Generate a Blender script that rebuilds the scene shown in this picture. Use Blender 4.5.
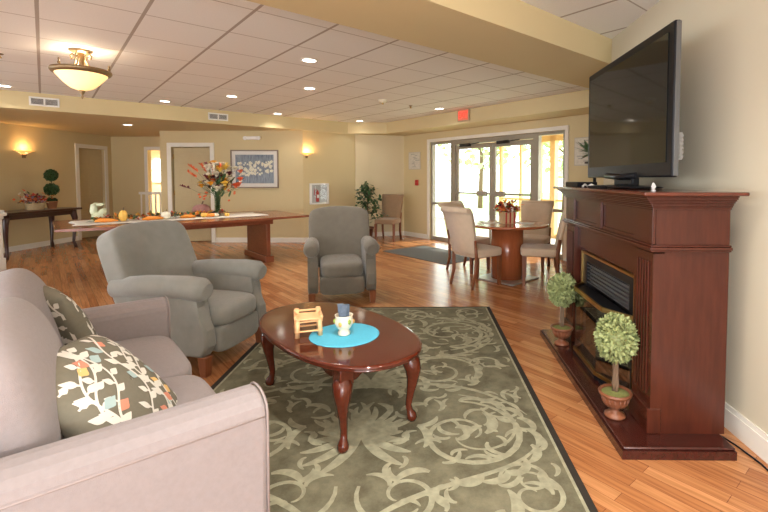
import bpy, bmesh, math, random
from mathutils import Vector, Matrix, Euler
random.seed(7)
for o in list(bpy.data.objects): bpy.data.objects.remove(o)
SC = bpy.context.scene; COL = SC.collection
R = math.radians; PI = math.pi

# ------------------------------------------------------------ camera, world, lights
H = 1.35
cam = bpy.data.objects.new('camera', bpy.data.cameras.new('camera')); COL.objects.link(cam)
cam.location = (0, 0, H)
cam.rotation_euler = Euler((R(90 - 2.5), 0, math.atan(7 / 443)), 'XYZ')
cam.data.sensor_width = 36; cam.data.lens = 36 * 443 / 768
cam.data.shift_y = (198 - 256) / 768; cam.data.shift_x = -(430 - 384) / 768
cam.data.clip_start = .05
SC.camera = cam
SC.view_settings.view_transform = 'Standard'; SC.view_settings.look = 'None'
SC.view_settings.gamma = 1; SC.view_settings.use_curve_mapping = False
SC.view_settings.exposure = 0.26

w = bpy.data.worlds.new('sky'); SC.world = w; w.use_nodes = True
bg = w.node_tree.nodes['Background']; bg.inputs[0].default_value = (.93, .97, 1, 1); bg.inputs[1].default_value = 5.2

def lamp(name, kind, loc, energy, color=(1, 1, 1), size=.2, rot=(0, 0, 0), **k):
    l = bpy.data.lights.new(name, kind); l.energy = energy; l.color = color
    if kind == 'AREA': l.shape = 'DISK'; l.size = size
    elif kind == 'SUN': l.angle = size
    else: l.shadow_soft_size = size
    for a, b in k.items(): setattr(l, a, b)
    o = bpy.data.objects.new(name, l); o.location = loc; o.rotation_euler = rot; COL.objects.link(o); return o
lamp('sun', 'SUN', (0, 0, 10), 9.0, (1, .95, .86), R(1), (R(58), 0, R(122)))
lamp('camera_flash', 'POINT', (.4, -2.3, 1.12), 190, (1, .97, .94), .06)
WARM = (1, .86, .68)

def W(x, y, z=0): return Vector((1.0072 * x, 1.0106 * y - .1074 * x, z))      # surveyed plan coordinates to room coordinates
def AB(a, b, z=0): return W((b - a) * .70711, (a + b) * .70711, z)            # plan coordinates along the two building axes
KA, KB = 1.064, .957
AR, ROT = R(42), R(-48)                       # rotations taking local +Y to the two building axes

# ------------------------------------------------------------ materials
MATS = {}
def nt(name):
    m = bpy.data.materials.new(name); m.use_nodes = True
    n = m.node_tree.nodes; l = m.node_tree.links
    return m, n, l, n['Principled BSDF']
def c4(c): return (c[0], c[1], c[2], 1)
def mat(name, col, rough=.6, metal=0, var=.12, scale=20, bump=0, bscale=200, spec=.5, emit=0, ecol=None, trans=0, stretch=(1, 1, 1), coat=0, sheen=0, ior=1.45):
    if name in MATS: return MATS[name]
    m, n, l, b = nt(name)
    tc = n.new('ShaderNodeTexCoord'); mp = n.new('ShaderNodeMapping'); mp.inputs['Scale'].default_value = stretch
    l.new(tc.outputs['Object'], mp.inputs[0])
    no = n.new('ShaderNodeTexNoise'); no.inputs['Scale'].default_value = scale; no.inputs['Detail'].default_value = 5
    l.new(mp.outputs[0], no.inputs['Vector'])
    mx = n.new('ShaderNodeMix'); mx.data_type = 'RGBA'
    mx.inputs[6].default_value = c4([min(1, x * (1 - var)) for x in col]); mx.inputs[7].default_value = c4([min(1, x * (1 + var)) for x in col])
    l.new(no.outputs[0], mx.inputs[0]); l.new(mx.outputs[2], b.inputs['Base Color'])
    b.inputs['Roughness'].default_value = rough; b.inputs['Metallic'].default_value = metal
    b.inputs['Specular IOR Level'].default_value = spec; b.inputs['Transmission Weight'].default_value = trans
    b.inputs['Coat Weight'].default_value = coat; b.inputs['Coat Roughness'].default_value = .08; b.inputs['Sheen Weight'].default_value = sheen
    b.inputs['IOR'].default_value = ior
    if emit: b.inputs['Emission Color'].default_value = c4(ecol or col); b.inputs['Emission Strength'].default_value = emit
    if bump:
        n2 = n.new('ShaderNodeTexNoise'); n2.inputs['Scale'].default_value = bscale; n2.inputs['Detail'].default_value = 3
        l.new(mp.outputs[0], n2.inputs['Vector'])
        bp = n.new('ShaderNodeBump'); bp.inputs['Strength'].default_value = bump; bp.inputs['Distance'].default_value = .01
        l.new(n2.outputs[0], bp.inputs['Height']); l.new(bp.outputs[0], b.inputs['Normal'])
    MATS[name] = m; return m
def glassmat(name, tint=(1, 1, 1), base=.03):
    m, n, l, b = nt(name); n.remove(b)
    out = n['Material Output']; t = n.new('ShaderNodeBsdfTransparent'); t.inputs[0].default_value = c4(tint)
    g = n.new('ShaderNodeBsdfGlossy'); g.inputs['Roughness'].default_value = .02
    lw = n.new('ShaderNodeLayerWeight'); lw.inputs[0].default_value = .3; pw = n.new('ShaderNodeMath'); pw.operation = 'POWER'; l.new(lw.outputs['Facing'], pw.inputs[0]); pw.inputs[1].default_value = 3; f = n.new('ShaderNodeMath'); f.operation = 'MULTIPLY_ADD'; l.new(pw.outputs[0], f.inputs[0]); f.inputs[1].default_value = .5; f.inputs[2].default_value = base
    mx = n.new('ShaderNodeMixShader'); l.new(f.outputs[0], mx.inputs[0]); l.new(t.outputs[0], mx.inputs[1]); l.new(g.outputs[0], mx.inputs[2])
    l.new(mx.outputs[0], out.inputs[0]); MATS[name] = m; return m

WALLC = (.62, .505, .285)
wall_m = mat('wall_paint', WALLC, .75, var=.03, scale=3, bump=.05, bscale=300)
wallr_m = mat('wall_paint_cream', (.58, .525, .40), .75, var=.02, scale=3, bump=.05, bscale=300)
wallp_m = mat('wall_paint_light', (.66, .56, .36), .75, var=.03, scale=3)
trim_m = mat('white_trim', (.78, .74, .66), .4, var=.03)
door_m = mat('door_paint', (.50, .40, .22), .5, var=.05)
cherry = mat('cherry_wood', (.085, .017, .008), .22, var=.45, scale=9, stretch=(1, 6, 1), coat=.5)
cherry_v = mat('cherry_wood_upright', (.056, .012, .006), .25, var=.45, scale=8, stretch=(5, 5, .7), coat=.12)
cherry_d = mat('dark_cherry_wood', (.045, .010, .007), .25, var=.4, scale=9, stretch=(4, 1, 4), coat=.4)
table_m = mat('coffee_table_wood', (.085, .016, .007), .10, var=.35, scale=7, stretch=(6, 1, 6), coat=.25)
conf_m = mat('conference_wood', (.22, .065, .03), .25, var=.3, scale=10, stretch=(1, 5, 5), coat=.3)
dine_m = mat('orange_cherry_wood', (.36, .10, .035), .22, var=.25, scale=8, stretch=(5, 5, 1), coat=.4)
leg_m = mat('brown_leg_wood', (.20, .065, .025), .35, var=.3, scale=12, stretch=(6, 6, 1))
walnut = mat('dark_walnut', (.045, .014, .010), .3, var=.4, scale=9, stretch=(1, 4, 1), coat=.3)
sofa_m = mat('mauve_linen', (.27, .235, .235), .9, var=.10, scale=60, bump=.25, bscale=500, sheen=.2, spec=.2)
sofap_m = mat('mauve_piping', (.27, .225, .215), .9, var=.05, spec=.2)
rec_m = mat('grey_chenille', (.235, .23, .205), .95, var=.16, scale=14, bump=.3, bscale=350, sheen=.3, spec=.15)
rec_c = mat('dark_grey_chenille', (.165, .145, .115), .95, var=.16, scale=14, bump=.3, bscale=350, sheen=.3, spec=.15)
tan_m = mat('tan_microfibre', (.60, .46, .33), .9, var=.1, scale=15, bump=.15, bscale=300, sheen=.3, spec=.15)
tanb_m = mat('brown_microfibre', (.28, .18, .105), .9, var=.1, scale=15, bump=.15, bscale=300, sheen=.2, spec=.15)
black_m = mat('black_plastic', (.010, .010, .012), .35, var=.2, spec=.2)
blackm_m = mat('matt_black_metal', (.02, .02, .022), .45, var=.2)
silver_m = mat('silver_plastic', (.12, .12, .12), .35, metal=.5, var=.05)
screen_m = mat('tv_screen', (.008, .010, .010), .06, var=.1, spec=.45)
gold_m = mat('brass_trim', (.55, .36, .13), .3, metal=1, var=.1)
alu_m = mat('grey_aluminium', (.34, .31, .25), .4, metal=.3, var=.05)
glass_m = glassmat('clear_glass', (.97, .98, .97))
smoke_m = glassmat('smoked_glass', (.75, .70, .66), base=.16)
white_m = mat('white_plastic', (.80, .78, .74), .4, var=.03)
grey_m = mat('grey_grille', (.22, .21, .19), .5)
leafd_m = mat('dark_green_leaves', (.035, .085, .025), .5, var=.6, scale=30)
leafl_m = mat('pale_green_leaves', (.30, .34, .14), .55, var=.45, scale=45)
leafm_m = mat('green_leaves', (.06, .13, .05), .45, var=.5, scale=25)
terra_m = mat('copper_brown_ceramic', (.20, .07, .032), .3, var=.35, scale=25, coat=.3)
pot_m = mat('terracotta', (.45, .19, .09), .7)
bark_m = mat('bark', (.16, .10, .06), .8, var=.4)
moss_m = mat('moss', (.16, .17, .05), .9, var=.5, scale=80)
bronze_m = mat('antique_bronze', (.25, .17, .085), .4, metal=.6, var=.3)
lampglass_m = mat('glowing_alabaster', (1, .82, .5), .5, emit=1.0, ecol=(1, .62, .25), var=.05)
lampedge_m = mat('glowing_amber', (1, .6, .2), .5, emit=.8, ecol=(1, .48, .12))
bulb_m = mat('recessed_bulb', (1, .95, .85), .5, emit=9, ecol=(1, .93, .8))
orange_m = mat('orange_gourd', (.85, .30, .04), .5, var=.2)
yellow_m = mat('yellow_gourd', (.85, .50, .10), .5, var=.2)
cream_m = mat('cream_ceramic', (.80, .74, .58), .4, var=.08)
red_m = mat('red_petals', (.50, .05, .03), .6, var=.4, scale=40)
burg_m = mat('burgundy_petals', (.13, .012, .02), .6, var=.4, scale=40)
coral_m = mat('coral_petals', (.75, .17, .06), .6, var=.3, scale=40)
mari_m = mat('marigold_petals', (.90, .42, .03), .6, var=.25, scale=40)
ivory_m = mat('ivory_petals', (.82, .74, .60), .6, var=.1, scale=40)
cloth_m = mat('cream_runner_cloth', (.70, .66, .58), .9, var=.12, scale=60)
mauvep_m = mat('dusty_pink_pumpkin', (.36, .17, .15), .5, var=.3, scale=20)
turq_m = mat('turquoise_weave', (.10, .52, .74), .7, var=.12, scale=80)
pine_m = mat('pale_pine', (.85, .50, .25), .5, var=.15, scale=30)
denim_m = mat('slate_blue_card', (.10, .14, .20), .6, var=.5, scale=90)
mugg_m = mat('painted_leaf_green', (.30, .42, .08), .3)
mugo_m = mat('painted_ochre', (.75, .42, .12), .3)
wick_m = mat('wicker', (.62, .46, .26), .8, var=.3, scale=60)
exit_m = mat('exit_red', (.9, .05, .03), .5, emit=1.3, ecol=(1, .05, .03))
exitp_m = mat('exit_panel', (.60, .16, .10), .5, emit=.25, ecol=(.9, .15, .08))
paper_m = mat('notice_paper', (.62, .58, .50), .7, var=.25, scale=28)
redp_m = mat('red_enamel', (.50, .04, .03), .35)
shade_m = mat('grey_metal_mat', (.09, .09, .085), .9, var=.3, scale=70, bump=.4)
lawn_m = mat('lawn_grass', (.34, .46, .20), .9, var=.3, scale=4)
conc_m = mat('concrete', (.55, .53, .49), .85, var=.1)
tree_m = mat('haze_paled_foliage', (.50, .62, .32), .7, var=.5, scale=2.5)  # leaf colour lightened to stand in for haze and overexposed daylight
vwall_m = mat('porch_paint', (.72, .48, .22), .7, var=.04, scale=3)

def dotax(n, l, src, ax, off, sp):
    d = n.new('ShaderNodeVectorMath'); d.operation = 'DOT_PRODUCT'; d.inputs[1].default_value = ax; l.new(src, d.inputs[0])
    a = n.new('ShaderNodeMath'); a.operation = 'SUBTRACT'; l.new(d.outputs['Value'], a.inputs[0]); a.inputs[1].default_value = off
    q = n.new('ShaderNodeMath'); q.operation = 'DIVIDE'; l.new(a.outputs[0], q.inputs[0]); q.inputs[1].default_value = sp
    r = n.new('ShaderNodeMath'); r.operation = 'PINGPONG'; l.new(q.outputs[0], r.inputs[0]); r.inputs[1].default_value = .5
    s = n.new('ShaderNodeMath'); s.operation = 'MULTIPLY'; l.new(r.outputs[0], s.inputs[0]); s.inputs[1].default_value = sp
    return s.outputs[0]
def ceiling_mat():
    m, n, l, b = nt('ceiling_tiles')
    tc = n.new('ShaderNodeTexCoord'); src = tc.outputs['Object']
    da = dotax(n, l, src, (-.6691, .7431, 0), 4.05, .642)
    db = dotax(n, l, src, (.7431, .6691, 0), 0.0, .617)
    def lt(s, v):
        k = n.new('ShaderNodeMath'); k.operation = 'LESS_THAN'; l.new(s, k.inputs[0]); k.inputs[1].default_value = v; return k.outputs[0]
    mx0 = n.new('ShaderNodeMath'); mx0.operation = 'MAXIMUM'
    thin = n.new('ShaderNodeMath'); thin.operation = 'MULTIPLY'; l.new(lt(da, .0065), thin.inputs[0]); thin.inputs[1].default_value = .9
    l.new(thin.outputs[0], mx0.inputs[0]); l.new(lt(db, .0125), mx0.inputs[1])
    no = n.new('ShaderNodeTexNoise'); no.inputs['Scale'].default_value = 90; l.new(src, no.inputs[0])
    c = n.new('ShaderNodeMix'); c.data_type = 'RGBA'; c.inputs[6].default_value = (.76, .745, .71, 1); c.inputs[7].default_value = (.84, .825, .79, 1); l.new(no.outputs[0], c.inputs[0])
    d = n.new('ShaderNodeMix'); d.data_type = 'RGBA'; l.new(mx0.outputs[0], d.inputs[0]); l.new(c.outputs[2], d.inputs[6]); d.inputs[7].default_value = (.40, .35, .30, 1)
    l.new(d.outputs[2], b.inputs['Base Color']); b.inputs['Roughness'].default_value = .8
    bp = n.new('ShaderNodeBump'); bp.inputs['Strength'].default_value = .15; bp.inputs['Distance'].default_value = .01; l.new(no.outputs[0], bp.inputs['Height']); l.new(bp.outputs[0], b.inputs['Normal'])
    return m
def floor_mat():
    m, n, l, b = nt('laminate_floor')
    tc = n.new('ShaderNodeTexCoord'); mp = n.new('ShaderNodeMapping'); mp.inputs['Rotation'].default_value = (0, 0, R(-132)); l.new(tc.outputs['Object'], mp.inputs[0])
    br = n.new('ShaderNodeTexBrick'); br.offset = .37; br.inputs['Scale'].default_value = 1; br.inputs['Mortar Size'].default_value = .0012
    br.inputs['Brick Width'].default_value = .85; br.inputs['Row Height'].default_value = .068
    br.inputs['Color1'].default_value = (.40, .155, .055, 1); br.inputs['Color2'].default_value = (.60, .285, .12, 1); br.inputs['Mortar'].default_value = (.20, .07, .03, 1)
    l.new(mp.outputs[0], br.inputs[0])
    m2 = n.new('ShaderNodeMapping'); m2.inputs['Scale'].default_value = (1.5, 26, 1); l.new(mp.outputs[0], m2.inputs[0])
    no = n.new('ShaderNodeTexNoise'); no.inputs['Scale'].default_value = 2.2; no.inputs['Detail'].default_value = 6; no.inputs['Distortion'].default_value = .6; l.new(m2.outputs[0], no.inputs[0])
    cr = n.new('ShaderNodeValToRGB'); cr.color_ramp.elements[0].position = .3; cr.color_ramp.elements[0].color = (.62, .58, .55, 1); cr.color_ramp.elements[1].position = .7; cr.color_ramp.elements[1].color = (1.0, 1.0, 1.0, 1)
    l.new(no.outputs[0], cr.inputs[0])
    mu = n.new('ShaderNodeMix'); mu.data_type = 'RGBA'; mu.blend_type = 'MULTIPLY'; mu.inputs[0].default_value = 1; l.new(br.outputs[0], mu.inputs[6]); l.new(cr.outputs[0], mu.inputs[7])
    l.new(mu.outputs[2], b.inputs['Base Color']); b.inputs['Roughness'].default_value = .24; b.inputs['Specular IOR Level'].default_value = .5
    bp = n.new('ShaderNodeBump'); bp.inputs['Strength'].default_value = .04; bp.inputs['Distance'].default_value = .01; l.new(no.outputs[0], bp.inputs['Height']); l.new(bp.outputs[0], b.inputs['Normal'])
    return m
def picture_mat():
    m, n, l, b = nt('abstract_print')
    tc = n.new('ShaderNodeTexCoord'); mp = n.new('ShaderNodeMapping'); mp.inputs['Scale'].default_value = (14, 1, 2.2); l.new(tc.outputs['Object'], mp.inputs[0])
    no = n.new('ShaderNodeTexNoise'); no.inputs['Scale'].default_value = 3; no.inputs['Detail'].default_value = 4; l.new(mp.outputs[0], no.inputs[0])
    cr = n.new('ShaderNodeValToRGB'); cr.color_ramp.elements[0].position = .35; cr.color_ramp.elements[0].color = (.045, .06, .09, 1); cr.color_ramp.elements[1].position = .68; cr.color_ramp.elements[1].color = (.20, .22, .25, 1)
    l.new(no.outputs[0], cr.inputs[0]); l.new(cr.outputs[0], b.inputs['Base Color']); b.inputs['Roughness'].default_value = .25
    return m
def rug_mat():
    m, n, l, b = nt('rug_field')
    tc = n.new('ShaderNodeTexCoord'); no = n.new('ShaderNodeTexNoise'); no.inputs['Scale'].default_value = 5; no.inputs['Detail'].default_value = 8; no.inputs['Roughness'].default_value = .7; l.new(tc.outputs['Object'], no.inputs[0])
    cr = n.new('ShaderNodeValToRGB'); cr.color_ramp.elements[0].position = .3; cr.color_ramp.elements[0].color = (.088, .080, .050, 1); cr.color_ramp.elements[1].position = .72; cr.color_ramp.elements[1].color = (.235, .218, .145, 1)
    l.new(no.outputs[0], cr.inputs[0]); l.new(cr.outputs[0], b.inputs['Base Color']); b.inputs['Roughness'].default_value = .95; b.inputs['Specular IOR Level'].default_value = .1
    n2 = n.new('ShaderNodeTexNoise'); n2.inputs['Scale'].default_value = 260; l.new(tc.outputs['Object'], n2.inputs[0])
    bp = n.new('ShaderNodeBump'); bp.inputs['Strength'].default_value = .5; bp.inputs['Distance'].default_value = .01; l.new(n2.outputs[0], bp.inputs['Height']); l.new(bp.outputs[0], b.inputs['Normal'])
    return m
ceil_m, floor_m, print_m, rug_m = ceiling_mat(), floor_mat(), picture_mat(), rug_mat()
ruglight_m = mat('rug_scroll', (.32, .31, .215), .95, var=.5, scale=26, bump=.4, bscale=260, spec=.1)
rugdark_m = mat('rug_border', (.035, .03, .025), .95, var=.2, spec=.1)
pilg_m = mat('pillow_taupe', (.18, .165, .125), .9, var=.12, scale=60, spec=.2)
pilw_m = mat('pillow_white_leaf', (.72, .69, .62), .9, var=.05, spec=.2)
pily_m = mat('pillow_gold', (.78, .50, .20), .9, spec=.2)
pilr_m = mat('pillow_coral', (.66, .27, .18), .9, spec=.2)
pilb_m = mat('pillow_blue', (.38, .50, .50), .9, spec=.2)

# ------------------------------------------------------------ mesh helpers
class MB:
    def __init__(s): s.bm = bmesh.new(); s.mats = []; s.cur = 0
    def use(s, m):
        if m not in s.mats: s.mats.append(m)
        s.cur = s.mats.index(m); return s
    def _done(s, vs, M):
        if M is not None: bmesh.ops.transform(s.bm, matrix=M, verts=vs)
        return vs
    def poly(s, pts, M=None, smooth=False):
        vs = [s.bm.verts.new(p) for p in pts]; f = s.bm.faces.new(vs); f.material_index = s.cur; f.smooth = smooth; s._done(vs, M); return s
    def grid(s, rows, closed_u=False, cap=False, M=None, smooth=True):
        V = [[s.bm.verts.new(p) for p in r] for r in rows]
        n = len(V[0])
        for i in range(len(V) - 1):
            for j in range(n if closed_u else n - 1):
                k = (j + 1) % n
                try: f = s.bm.faces.new((V[i][j], V[i][k], V[i + 1][k], V[i + 1][j])); f.material_index = s.cur; f.smooth = smooth
                except ValueError: pass
        if cap:
            for r, rev in ((V[0], True), (V[-1], False)):
                f = s.bm.faces.new(r[::-1] if rev else r); f.material_index = s.cur; f.smooth = False
        s._done([v for r in V for v in r], M); return s
    def box(s, c, d, bev=0, seg=2, M=None, taper=1.0, smooth=None):
        """c centre, d full size; taper scales bottom in xy"""
        r = bmesh.ops.create_cube(s.bm, size=1)['verts']
        for v in r:
            t = taper if v.co.z < 0 else 1
            v.co = Vector((v.co.x * d[0] * t, v.co.y * d[1] * t, v.co.z * d[2])) + Vector(c)
        fs = set(f for v in r for f in v.link_faces)
        if bev:
            es = list(set(e for v in r for e in v.link_edges))
            q = bmesh.ops.bevel(s.bm, geom=es, offset=min(bev, min(d) * .49), segments=seg, affect='EDGES', profile=.5)
            fs = set(q['faces']) | set(f for f in fs if f.is_valid)
            r = list(set(v for f in fs for v in f.verts)); 
        for f in fs: f.material_index = s.cur; f.smooth = bool(bev) and seg > 1
        s._done(r, M); return s
    def tube(s, pts, rad, n=10, M=None, cap=True):
        P = [Vector(p) for p in pts]; rads = rad if isinstance(rad, (list, tuple)) else [rad] * len(P)
        up = Vector((0, 0, 1)); rows = []
        t0 = (P[1] - P[0]).normalized()
        a = t0.cross(up if abs(t0.z) < .9 else Vector((0, 1, 0))).normalized()
        for i, p in enumerate(P):
            t = (P[min(i + 1, len(P) - 1)] - P[max(i - 1, 0)]).normalized()
            a = (a - t * a.dot(t)).normalized(); b = t.cross(a)
            rows.append([p + (a * math.cos(2 * PI * j / n) + b * math.sin(2 * PI * j / n)) * rads[i] for j in range(n)])
        return s.grid(rows, True, cap, M)
    def lathe(s, prof, n=24, M=None, c=(0, 0, 0), cap=True, wob=None):
        rows = []
        for r, z in prof:
            rows.append([(c[0] + r * (wob(2 * PI * j / n) if wob else 1) * math.cos(2 * PI * j / n), c[1] + r * (wob(2 * PI * j / n) if wob else 1) * math.sin(2 * PI * j / n), c[2] + z) for j in range(n)])
        return s.grid(rows, True, cap, M)
    def prism(s, pts, z0, z1, bev=0, seg=2, M=None):
        """pts 2d polygon xy extruded in z"""
        b = [s.bm.verts.new((p[0], p[1], z0)) for p in pts]; t = [s.bm.verts.new((p[0], p[1], z1)) for p in pts]
        n = len(pts); fs = [s.bm.faces.new(b[::-1]), s.bm.faces.new(t)]
        for i in range(n): fs.append(s.bm.faces.new((b[i], b[(i + 1) % n], t[(i + 1) % n], t[i])))
        vs = b + t
        if bev:
            es = list(fs[0].edges) + list(fs[1].edges)
            q = bmesh.ops.bevel(s.bm, geom=es, offset=bev, segments=seg, affect='EDGES', profile=.5)
            fs = list(set(q['faces']) | set(f for f in fs if f.is_valid)); vs = list(set(v for f in fs for v in f.verts))
        for f in fs: f.material_index = s.cur; f.smooth = bool(bev)
        s._done(vs, M); return s
    def puff(s, c, d, q=5, k=.12, n=12, M=None, fn=None):
        """soft cushion: superellipsoid box bulging in z"""
        vs = {}
        def vert(p):
            key = tuple(round(x, 4) for x in p)
            if key not in vs:
                x, y, z = p; m = (abs(x) ** q + abs(y) ** q + abs(z) ** q) ** (1 / q)
                x, y, z = x / m, y / m, z / m
                bul = 1 - k * (x * x + y * y) / 2 * 1.6
                v = Vector((x * d[0] / 2, y * d[1] / 2, z * d[2] / 2 * bul)) + Vector(c)
                if fn: v = Vector(fn(v))
                vs[key] = s.bm.verts.new(v)
            return vs[key]
        L = [math.sin((i / n - .5) * PI * .9) / math.sin(PI * .45) for i in range(n + 1)]
        for ax in range(3):
            for sg in (-1, 1):
                for i in range(n):
                    for j in range(n):
                        qd = []
                        for a, b in ((i, j), (i + 1, j), (i + 1, j + 1), (i, j + 1)):
                            p = [0, 0, 0]; p[ax] = sg; p[(ax + 1) % 3] = L[a]; p[(ax + 2) % 3] = L[b]; qd.append(vert(p))
                        if sg < 0: qd.reverse()
                        try: f = s.bm.faces.new(qd); f.material_index = s.cur; f.smooth = True
                        except ValueError: pass
        s._done(list(vs.values()), M); return s
    def ball(s, c, r, M=None, sub=2, sc=(1, 1, 1)):
        q = bmesh.ops.create_icosphere(s.bm, subdivisions=sub, radius=r)['verts']
        for v in q: v.co = Vector((v.co.x * sc[0], v.co.y * sc[1], v.co.z * sc[2])) + Vector(c)
        for f in set(f for v in q for f in v.link_faces): f.material_index = s.cur; f.smooth = True
        s._done(q, M); return s
    def leaf(s, p, d, nrm, L, W):
        p = Vector(p); d = Vector(d).normalized(); nrm = Vector(nrm); sd = d.cross(nrm)
        if sd.length < 1e-4: sd = d.orthogonal()
        sd.normalize(); up = sd.cross(d)
        a = [p, p + d * L * .35 + sd * W * .5 + up * W * .12, p + d * L * .75 + sd * W * .38, p + d * L, p + d * L * .75 - sd * W * .38, p + d * L * .35 - sd * W * .5 + up * W * .12]
        vs = [s.bm.verts.new(x) for x in a]
        for q in ((0, 1, 5), (1, 2, 4, 5), (2, 3, 4)):
            f = s.bm.faces.new([vs[i] for i in q]); f.material_index = s.cur; f.smooth = True
        return s
    def build(s, name, m=None, parent=None, smooth=None):
        me = bpy.data.meshes.new(name)
        bmesh.ops.recalc_face_normals(s.bm, faces=s.bm.faces) if not getattr(s, 'keep', False) else None
        s.bm.to_mesh(me); s.bm.free()
        ms = s.mats if s.mats else [m]
        for x in ms: me.materials.append(x)
        o = bpy.data.objects.new(name, me); COL.objects.link(o)
        if parent: o.parent = parent
        return o
def tag(o, label=None, cat=None, group=None, kind=None):
    if label: o['label'] = label
    if cat: o['category'] = cat
    if group: o['group'] = group
    if kind: o['kind'] = kind
    return o
def thing(name, label, cat, loc=(0, 0, 0), rz=0, group=None):
    o = bpy.data.objects.new(name, None); COL.objects.link(o); o.location = loc; o.rotation_euler = (0, 0, rz); o.empty_display_size = .1
    return tag(o, label, cat, group)
def solo(name, mb, m, label, cat, loc=(0, 0, 0), rz=0, group=None, kind=None):
    o = mb.build(name, m); o.location = loc; o.rotation_euler = (0, 0, rz); return tag(o, label, cat, group, kind)
def struct(name, mb, m, parent=None):
    o = mb.build(name, m, parent)
    if not parent: o['kind'] = 'structure'
    return o
def copy_tree(o, parent=None, label=None, loc=None, rz=None):
    c = o.copy(); COL.objects.link(c)
    if parent: c.parent = parent
    for ch in list(o.children): copy_tree(ch, c)
    if label: c['label'] = label
    if loc is not None: c.location = loc
    if rz is not None: c.rotation_euler = (0, 0, rz)
    return c
def face(dx, dy): return math.atan2(-dx, dy)      # rotation taking local +Y to (dx,dy)
TR = Matrix.Translation
def RX(a): return Matrix.Rotation(a, 4, 'X')
def RY(a): return Matrix.Rotation(a, 4, 'Y')
def RZ(a): return Matrix.Rotation(a, 4, 'Z')

# ------------------------------------------------------------ room shell
ZC, ZS = 2.61, 2.36
hull = [(-8.1, -3.2), (1.7, -3.2), (1.7, 4.25), (3.70, 5.98), (-.95, 11.2), (-1.1, 14.2), (-8.1, 14.2)]
b = MB(); b.prism(hull, -.1, 0); struct('floor', b, floor_m)
b = MB(); b.prism(hull, ZC, ZC + .1); struct('ceiling', b, ceil_m)
def wall(name, p0, p1, z1, ops=(), m=wall_m, th=.12, side=1, z0=0):
    """outer side is to the left of p0->p1 when side=1"""
    p0 = Vector(p0[:2]); p1 = Vector(p1[:2]); L = (p1 - p0).length; d = (p1 - p0) / L; nn = Vector((-d.y, d.x)) * side
    b = MB()
    def seg(s0, s1, za, zb):
        if s1 - s0 < .001 or zb - za < .001: return
        q = [p0 + d * s0, p0 + d * s1, p0 + d * s1 + nn * th, p0 + d * s0 + nn * th]
        if side < 0: q.reverse()
        b.prism(q, za, zb)
    s = 0
    for a0, a1, za, zb in sorted(ops):
        seg(s, a0, z0, z1); seg(a0, a1, z0, za); seg(a0, a1, zb, z1); s = a1
    seg(s, L, z0, z1)
    return struct(name, b, m)
def base(name, p0, p1, side=1, ops=(), h=.10, th=.014):
    """in front of the wall face"""
    p0 = Vector(p0[:2]); p1 = Vector(p1[:2]); L = (p1 - p0).length; d = (p1 - p0) / L; nn = Vector((-d.y, d.x)) * side
    b = MB(); s = 0
    for a0, a1 in list(ops) + [(L, L)]:
        if a0 - s > .01:
            for h0, h1, t in ((0, h * .8, th), (h * .8, h, th * .6)):
                q = [p0 + d * s, p0 + d * a0, p0 + d * a0 + nn * t, p0 + d * s + nn * t]
                if side < 0: q.reverse()
                b.prism(q, h0, h1)
        s = a1
    return struct(name, b, trim_m)
WX = 1.58
wall('wall_right', (WX, -3.2), (WX, 4.23), ZC, m=wallr_m, side=-1)
base('baseboard_right', (WX, -3.2), (WX, 4.23), side=1, h=.13)
e1 = AB(1.97, 6.75)
wall('wall_right_end', (WX, 4.23), e1, ZC, side=-1)
# entrance wall: B = 6.75, from A=1.97 to A=7.85
P_e0, P_e1 = AB(1.85, 6.75), AB(7.85, 6.75)
eA = lambda a: (a - 1.85) * KA
wall('wall_entrance', P_e0, P_e1, ZC, ops=[(eA(3.80), eA(6.98), 0, 2.15)], side=-1, th=.16)
base('baseboard_entrance', P_e0, P_e1, side=1, ops=[(eA(3.74), eA(7.05))])
# angled back wall and back wall
P_b0, P_b1 = Vector((-.784, 10.525)), Vector((-1.875, 10.15)); P_b2 = Vector((-2.82, 9.30))
wall('wall_back_angled', P_b0, P_b1, ZC, side=-1, m=wallp_m)
base('baseboard_back_angled', P_b0, P_b1, side=1)
wall('wall_back', P_b1, P_b2, ZC, side=-1)
base('baseboard_back', P_b1, P_b2, side=1)
# pilaster in the back wall
d = (P_b0 - P_b1).normalized(); nn = Vector((d.y, -d.x))
b = MB(); q = [P_b1, P_b1 + d * .32, P_b1 + d * .32 + nn * .03, P_b1 + nn * .03]; b.prism(q[::-1], 0, ZS); struct('trim_1', b, wallp_m)
# picture wall
wall('wall_back_left', P_b2, (-5.85, 9.30), ZC, ops=[(1.96, 2.79, 0, 2.02)], side=-1)
base('baseboard_back_left', P_b2, (-5.85, 9.30), side=1, ops=[(1.87, 2.88)])
wall('wall_alcove_side', (-5.85, 9.42), (-5.85, 10.6), ZC, side=-1, th=.12)
wall('wall_alcove', (-5.73, 10.6), (-7.86, 10.6), ZC, ops=[(.83, 1.24, 0, 2.04)], side=-1)
wall('wall_left', (-7.86, 10.6), (-7.86, -3.2), ZC, ops=[(.23, .99, 0, 2.03), (6.3, 8.3, .5, 2.25), (8.9, 10.9, .5, 2.25), (11.5, 13.5, .5, 2.25)], side=-1)  # raised openings added out of view to let more sky light in
base('baseboard_left', (-7.86, 10.6), (-7.86, -3.2), side=1, ops=[(.0, 1.08)])
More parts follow.
